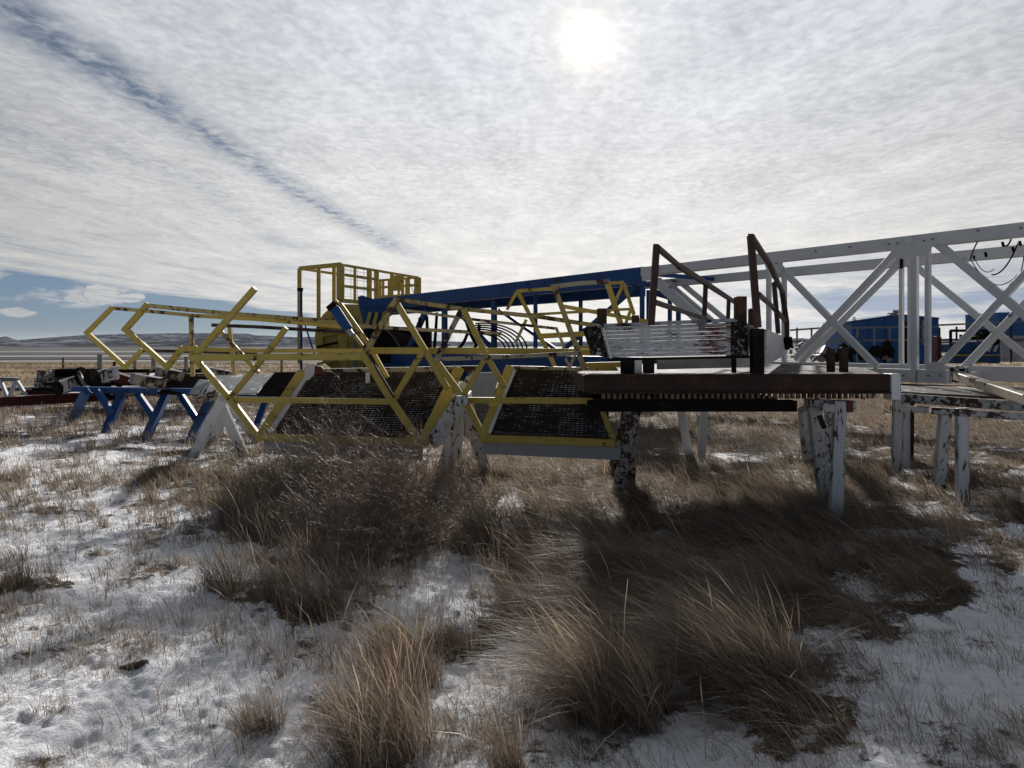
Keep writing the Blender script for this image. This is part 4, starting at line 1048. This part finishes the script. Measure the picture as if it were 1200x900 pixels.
# ================================================================== fence
FT = thing('wire_fence', P(150, 425, 34), 'wire fence with pale pipe posts across the tan field at left', 'fence')
yf_ = 33
for (u, vt, w, mt) in ((-60, 420, .14, 'grey'), (74, 419, .10, 'greyrail'), (117, 415, .22, 'galv'), (134, 424, .14, 'redbrown'), (158, 421, .16, 'galv'), (180, 417, .2, 'galv'), (218, 418, .16, 'galv'), (330, 419, .12, 'greyrail')):
    a = P(u, vt, yf_); MB().tube([(a.x, a.y, -.1), a], w / 2, 10).build('post', mt, FT, bevel=0)
for v in (421, 426, 431, 436):
    MB().tube([P(-120, v, yf_ + .1), P(360, v, yf_ + .1)], .014, 4).build('wire', 'galv', FT, bevel=0)

# ================================================================== right background yard
YH = 42
def ybox(T, name, mat, u0, u1, v0, v1, y=YH, dep=3): return pb(T, name, mat, u0, u1, v0, v1, y, dep)
T = thing('equipment_house', P(1048, 430, YH), 'blue sloped-roof equipment house seen through the white mast', 'equipment house')
def hp(u, v, y=YH): return P(u, v, y)
MB().prism([hp(998, 377), hp(1055, 369), hp(1100, 373), hp(1100, 430), hp(998, 430)], (0, 3.5, 0)).build('wall', 'bluefar', T)
MB().prism([hp(996.5, 376.2, YH - .1), hp(1055, 367.9, YH - .1), hp(1101, 372.2, YH - .1), hp(1101, 374, YH - .1), hp(1055, 370.2, YH - .1), hp(997, 378.4, YH - .1)], (0, 3.7, 0)).build('roof_trim', 'blue', T)
ybox(T, 'panel_seam', 'blue', 1018, 1018.6, 375, 426, YH - .04, .05); ybox(T, 'panel_seam', 'blue', 1037, 1037.6, 373, 426, YH - .04, .05); ybox(T, 'panel_seam', 'blue', 1074, 1074.6, 372, 426, YH - .04, .05)
ybox(T, 'doorway', 'black', 1060, 1065, 376, 425, YH - .05, .04); ybox(T, 'louvre', 'greypanel', 1081, 1084.5, 375, 404, YH - .06, .04)
for u in (1001, 1042): MB().tube([hp(u + 1.5 * math.cos(a), 373.5 - (u - 1001) * .12 + 1.5 * math.sin(a), YH + .3) for a in np.linspace(0, 6.28, 10)], .03, 5).build('lifting_eye', 'blue', T, bevel=0)
ybox(T, 'lamp_box', 'grey', 1047.5, 1052, 366, 371, YH - .3, .4); MB().tube([hp(1047, 365.5, YH - .1), hp(1052.5, 365.5, YH - .1)], .11, 10).build('lamp', 'beige', T)
T = thing('yard_railing', P(1050, 410, YH - 3), 'thin steel railing running in front of the blue equipment house', 'railing')
yr = YH - 3
for (a, b) in (((926, 387), (960, 384.5)), ((960, 384.5), (1100, 383)), ((1100, 381), (1215, 376)), ((926, 400), (1215, 397))):
    MB().tube([P(a[0], a[1], yr), P(b[0], b[1], yr)], .05, 6).build('rail', 'grey', T, bevel=0)
for u in (934, 951, 969, 985, 1005, 1025, 1043, 1101, 1121, 1145, 1163, 1185):
    MB().tube([P(u, 384 - max(0, (u - 1100)) * .06, yr), P(u, 425, yr)], .05, 6).build('post', 'grey' if u < 1090 else 'brown', T, bevel=0)
T = thing('equipment_house', P(1190, 400, YH - 2), 'blue box house on a white base at the right edge of the view', 'equipment house')
ybox(T, 'wall', 'bluefar', 1171, 1260, 366, 393, YH - 2); ybox(T, 'base', 'white', 1172, 1260, 393.3, 424, YH - 1.8)
ybox(T, 'ledge', 'grey', 1170, 1260, 398, 400, YH - 2.1, .3); ybox(T, 'snow_ledge', 'whitechip', 1172, 1200, 414, 424, YH - 2.2, .3)
T = thing('engine_skid', P(1140, 415, YH - 6), 'blue engine skid with pipe frame and yellow sills between the mast braces', 'engine')
ye = YH - 6
ybox(T, 'engine_body', 'blue', 1112, 1137, 403, 413, ye, 2); ybox(T, 'tank', 'blue', 1145, 1172, 400, 424, ye, 2); ybox(T, 'base', 'blue', 1119, 1172, 417.5, 426, ye - .1, 2)
ybox(T, 'sill', 'yellow', 1112, 1172, 415.5, 417, ye - .2, .3); ybox(T, 'sill', 'yellow', 1140, 1158, 424.5, 426, ye - .3, .3)
for (a, b) in (((1114, 387), (1114, 404)), ((1114, 387.5), (1157, 387.5)), ((1126, 392), (1126, 403)), ((1143, 388), (1152, 396)), ((1136, 396), (1160, 396))):
    MB().tube([P(a[0], a[1], ye), P(b[0], b[1], ye)], .07, 6).build('frame_pipe', 'black', T, bevel=0)
MB().tube([P(1155, 391, ye - .2), P(1155, 391, ye + .6)], .17, 12).build('air_filter', 'black', T)
MB().tube([P(1166, 400, ye - .3), P(1166, 400, ye + .6)], .22, 12).build('flywheel', 'black', T)
for u in (1158, 1165): MB().bar(P(u, 412, ye - .3), P(u + 4, 403, ye - .3), .09).build('exhaust', 'white', T)
T = thing('scrap_pile', P(1030, 420, 30), 'dark heap of tyres and rods in front of the blue equipment house', 'scrap pile')
r_ = random.Random(5)
for k in range(26):
    u = r_.uniform(950, 1062); v = r_.uniform(412, 424)
    a = P(u, v, 30); b = P(u + r_.uniform(-6, 6), v - r_.uniform(3, 14), 30.4); MB().bar(a, b, r_.uniform(.05, .28)).build('scrap_piece', r_.choice(['black', 'black', 'grey', 'rubber']), T)
for u in (1027, 1040): MB().tube([P(u, 412, 30), P(u + 1, 412, 30.6)], .26, 16).build('tyre', 'rubber', T)
T = thing('rusty_rack', P(1100, 408, 33), 'rusty upright rack post beside the blue equipment house corner', 'rack')
ybox(T, 'upright', 'redbrown', 1098, 1100, 394, 425, 33, .3); ybox(T, 'upright', 'brown', 1101.5, 1103.5, 395, 425, 33, .3)
for v in (401, 409, 417): ybox(T, 'shelf_beam', 'brown', 1098, 1126, v, v + 1.3, 33.1, .3)
T = thing('pump_manifold', P(935, 415, 30), 'snow-flecked grey pipework behind the white tapering side panel', 'pipework')
for k in range(16):
    u = 926 + (k * 7) % 34; v = 404 + (k * 5) % 18
    MB().tube([P(u, v, 30), P(u + r_.uniform(-7, 7), v + r_.uniform(-5, 5), 30.3)], .06, 6).build('pipe_piece', 'greyrail' if k % 2 else 'grey', T, bevel=0)

# ================================================================== light, sky, camera
SUN_DIR = Vector(((687 - HU) / F, 1, (HV - 47) / F)).normalized()
el = math.asin(SUN_DIR.z); az = math.atan2(SUN_DIR.x, SUN_DIR.y)
L = bpy.data.lights.new('sun', 'SUN'); L.energy = 4.3; L.angle = math.radians(2.6); L.color = (1, .95, .89)
so = bpy.data.objects.new('sun', L); COL.objects.link(so); so.rotation_euler = (-SUN_DIR).to_track_quat('-Z', 'Y').to_euler(); so.location = (0, 0, 30)

def world():
    w = bpy.data.worlds.new('World'); SC.world = w; w.use_nodes = True; nt = w.node_tree
    bg = nt.nodes['Background']
    sky = nd(nt, 'ShaderNodeTexSky', sky_type='NISHITA', sun_disc=False, sun_elevation=el, sun_rotation=az, air_density=1.0, dust_density=.6, ozone_density=1.5, altitude=1500)
    tc = nd(nt, 'ShaderNodeTexCoord'); D = tc.outputs['Generated']
    sx = nd(nt, 'ShaderNodeSeparateXYZ'); nt.links.new(D, sx.inputs[0]); x, y, z = sx.outputs
    zz = mth(nt, 'MAXIMUM', z, .012)
    px = mth(nt, 'DIVIDE', x, zz); py = mth(nt, 'DIVIDE', y, zz)
    cv = nd(nt, 'ShaderNodeCombineXYZ'); nt.links.new(px, cv.inputs[0]); nt.links.new(py, cv.inputs[1])
    def noise(scale, det, rough, st=(1, 1, 1), dist=0, src=None):
        mp = nd(nt, 'ShaderNodeMapping'); mp.inputs['Scale'].default_value = st; nt.links.new(src or cv.outputs[0], mp.inputs[0])
        n = nd(nt, 'ShaderNodeTexNoise', i_Scale=scale, i_Detail=det, i_Roughness=rough, i_Distortion=dist); nt.links.new(mp.outputs[0], n.inputs[0]); return n.outputs[0]
    dot = nd(nt, 'ShaderNodeVectorMath', operation='DOT_PRODUCT'); nt.links.new(D, dot.inputs[0]); dot.inputs[1].default_value = SUN_DIR
    nrm = nd(nt, 'ShaderNodeVectorMath', operation='NORMALIZE')
    c = dot.outputs['Value']
    def gauss(inp, k, a): return mth(nt, 'MULTIPLY', mth(nt, 'POWER', mth(nt, 'MAXIMUM', inp, 0), k), a)
    n_big = noise(.55, 4, .55, (1, .45, 1)); n_rip = noise(12, 4, .55, (1.0, .75, 1), .5); n_cell = noise(25, 3, .5, (1, .7, 1), .4)
    n_w = noise(1.6, 4, .6, (1, .5, 1))
    hfade = ramp(nt, z, .03, .22)
    # cloud thickness
    rip = mth(nt, 'MULTIPLY', mth(nt, 'SUBTRACT', ramp(nt, mth(nt, 'ADD', mth(nt, 'MULTIPLY', n_rip, .52), mth(nt, 'MULTIPLY', n_cell, .48)), .36, .64), .5), mth(nt, 'ADD', .06, mth(nt, 'MULTIPLY', hfade, .15)))
    rip = mth(nt, 'ADD', rip, mth(nt, 'MULTIPLY', mth(nt, 'SUBTRACT', n_w, .5), .42))
    # the clear streak: a line in the cloud sheet
    cx = mth(nt, 'ADD', -1.46, mth(nt, 'MULTIPLY', mth(nt, 'POWER', mth(nt, 'MAXIMUM', mth(nt, 'SUBTRACT', py, 3.5), 0), 1.3), .045))
    dst = mth(nt, 'ABSOLUTE', mth(nt, 'ADD', mth(nt, 'SUBTRACT', px, cx), mth(nt, 'MULTIPLY', mth(nt, 'SUBTRACT', n_w, .5), .35)))
    st_w = mth(nt, 'ADD', .12, mth(nt, 'ADD', mth(nt, 'MULTIPLY', py, .016), mth(nt, 'MULTIPLY', mth(nt, 'SUBTRACT', 3.2, py, clamp=False), .09, clamp=True)))
    stk = mth(nt, 'SUBTRACT', 1, mth(nt, 'DIVIDE', dst, st_w), clamp=True)
    stk = mth(nt, 'MULTIPLY', stk, mth(nt, 'SUBTRACT', 1, ramp(nt, py, .0, 1.0)) if False else mth(nt, 'SUBTRACT', 1.0, mth(nt, 'MULTIPLY', mth(nt, 'SUBTRACT', py, 7.2), .6, clamp=True), clamp=True))
    stk = mth(nt, 'MULTIPLY', stk, mth(nt, 'MULTIPLY', ramp(nt, mth(nt, 'ADD', n_rip, mth(nt, 'MULTIPLY', n_w, .6)), .60, .98), 1.25), clamp=True)
    # clear lane at the left horizon
    lane = mth(nt, 'MULTIPLY', mth(nt, 'SUBTRACT', -6.5, mth(nt, 'ADD', px, mth(nt, 'MULTIPLY', mth(nt, 'SUBTRACT', n_big, .5), 2.5))), 1.3, clamp=True)
    cum = noise(5.5, 6, .6, (1, 1, 3.2), 0, D)
    cumm = mth(nt, 'MULTIPLY', ramp(nt, cum, .56, .64), ramp(nt, z, .02, .05))
    fine = noise(17, 6, .6, (1, 1, 1.6), 0, D)
    for (uu, vv, ru, rv) in ((118, 344, 34, 11), (148, 349, 20, 6), (88, 349, 18, 6), (22, 366, 30, 7)):
        ex = mth(nt, 'DIVIDE', mth(nt, 'SUBTRACT', mth(nt, 'DIVIDE', x, mth(nt, 'MAXIMUM', y, .1)), (uu - HU) / F), ru / F)
        ez = mth(nt, 'DIVIDE', mth(nt, 'SUBTRACT', mth(nt, 'DIVIDE', z, mth(nt, 'MAXIMUM', y, .1)), (HV - vv) / F), rv / F)
        e = mth(nt, 'ADD', mth(nt, 'MULTIPLY', ex, ex), mth(nt, 'MULTIPLY', ez, ez))
        e = mth(nt, 'ADD', e, mth(nt, 'MULTIPLY', mth(nt, 'SUBTRACT', fine, .5), 5.0))
        cumm = mth(nt, 'MAXIMUM', cumm, ramp(nt, e, .6, 1.2, (1, 1, 1, 1), (0, 0, 0, 1)))
    low = ramp(nt, z, .006, .03, (1, 1, 1, 1), (0, 0, 0, 1))
    lane = mth(nt, 'MULTIPLY', lane, mth(nt, 'SUBTRACT', 1, mth(nt, 'MULTIPLY', mth(nt, 'MAXIMUM', cumm, mth(nt, 'MULTIPLY', low, .6)), .92)))
    # thinner sheet toward the left
    left = mth(nt, 'MULTIPLY', mth(nt, 'SUBTRACT', -.6, px), .10, clamp=True)
    cov = mth(nt, 'ADD', .95, mth(nt, 'MULTIPLY', rip, .7))
    n_st = noise(1.3, 5, .6, (1.6, .35, 1), .4)
    thin = mth(nt, 'MULTIPLY', ramp(nt, n_st, .46, .66), mth(nt, 'MULTIPLY', mth(nt, 'SUBTRACT', -.9, px), .6, clamp=True))
    cov = mth(nt, 'SUBTRACT', cov, mth(nt, 'MULTIPLY', thin, mth(nt, 'ADD', .28, mth(nt, 'MULTIPLY', rip, -1.0))))
    cov = mth(nt, 'SUBTRACT', cov, mth(nt, 'MULTIPLY', left, .22))
    n_lg = noise(2.4, 4, .55, (1.5, .6, 1), .5)
    back = mth(nt, 'MULTIPLY', mth(nt, 'SUBTRACT', .35, c), 1.1, clamp=True)     # the sheet breaks up away from the sun
    cov = mth(nt, 'SUBTRACT', cov, mth(nt, 'MULTIPLY', back, .75))
    cov = mth(nt, 'SUBTRACT', cov, mth(nt, 'MULTIPLY', stk, .84)); cov = mth(nt, 'SUBTRACT', cov, lane, clamp=True)
    # forward-scattered brightness of the sheet
    br = mth(nt, 'ADD', .12, mth(nt, 'ADD', gauss(c, 2.2, .44), mth(nt, 'ADD', gauss(c, 18, .02), gauss(c, 140, .0))))
    br = mth(nt, 'MULTIPLY', br, mth(nt, 'ADD', 1.0, mth(nt, 'ADD', mth(nt, 'MULTIPLY', rip, .75), mth(nt, 'MULTIPLY', mth(nt, 'SUBTRACT', n_lg, .5), .4))))
    br = mth(nt, 'MULTIPLY', br, mth(nt, 'ADD', 1.0, ramp(nt, z, 0.0, .25, (.32, .32, .32, 1), (0, 0, 0, 1))))
    hz = ramp(nt, z, 0.0, .35, (1, 1, 1, 1), (0, 0, 0, 1))
    ccol = mixc(nt, hz, (.955, .985, 1.04), (1.06, 1.0, .92))
    # dark layered stratus low on the right
    rx = ramp(nt, x, .18, .40)
    sb = noise(3.0, 6, .62, (1.3, 1, 11), 0, D)
    sband = mth(nt, 'MULTIPLY', mth(nt, 'MULTIPLY', ramp(nt, sb, .42, .56), rx), mth(nt, 'MULTIPLY', ramp(nt, z, .01, .03), ramp(nt, z, .06, .13, (1, 1, 1, 1), (0, 0, 0, 1))))
    ccol = mixc(nt, sband, ccol, (.46, .54, .68))
    vm = nd(nt, 'ShaderNodeVectorMath', operation='SCALE'); nt.links.new(ccol, vm.inputs[0]); nt.links.new(br, vm.inputs['Scale'])
    # sun seen through the sheet
    sun = mth(nt, 'ADD', mth(nt, 'ADD', gauss(c, 6000, 2.0), gauss(c, 1000, .20)), gauss(c, 260, .06))
    s2 = nd(nt, 'ShaderNodeVectorMath', operation='SCALE'); s2.inputs[0].default_value = (1, .80, .50); nt.links.new(sun, s2.inputs['Scale'])
    add = nd(nt, 'ShaderNodeVectorMath', operation='ADD'); nt.links.new(vm.outputs[0], add.inputs[0]); nt.links.new(s2.outputs[0], add.inputs[1])
    SKS = .10
    up = nd(nt, 'ShaderNodeVectorMath', operation='SCALE'); nt.links.new(add.outputs[0], up.inputs[0]); up.inputs['Scale'].default_value = 1 / SKS
    out = mixc(nt, cov, mixc(nt, 1.0, sky.outputs[0], ramp(nt, z, .0, .16, (.13, .18, .31, 1), (.27, .27, .27, 1)), 'MULTIPLY'), up.outputs[0])
    nt.links.new(out, bg.inputs[0]); bg.inputs[1].default_value = SKS
    w.cycles.sampling_method = 'MANUAL'; w.cycles.sample_map_resolution = 1024
world()

def haze():
    m = bpy.data.materials.new('haze_air'); m.use_nodes = True; nt = m.node_tree
    nt.nodes.remove(nt.nodes['Principled BSDF']); v = nt.nodes.new('ShaderNodeVolumePrincipled')
    v.inputs['Color'].default_value = (.75, .84, .96, 1); v.inputs['Density'].default_value = .00005; v.inputs['Anisotropy'].default_value = .2
    nt.links.new(v.outputs[0], nt.nodes['Material Output'].inputs['Volume'])
    o = MB().box(-7400, 7400, -7400, 7400, -6, 75).build('haze', m, None, bevel=0); tag(o, 'thin blue winter haze over the plain', 'haze', kind='stuff')
haze()
cam = bpy.data.cameras.new('camera'); co = bpy.data.objects.new('camera', cam); COL.objects.link(co)
co.location = (0, 0, EYE); co.rotation_euler = (math.radians(90), 0, 0)
cam.sensor_width = 36; cam.lens = 36 * F / 1200; cam.shift_y = -(450 - HV) / 1200; cam.clip_start = .05; cam.clip_end = 12000
SC.camera = co
vs = SC.view_settings; vs.view_transform = 'Standard'; vs.look = 'None'; vs.exposure = 0.5; vs.gamma = 1; vs.use_curve_mapping = False
SC.cycles.max_bounces = 6; SC.cycles.diffuse_bounces = 3; SC.cycles.transmission_bounces = 4; SC.cycles.use_denoising = True
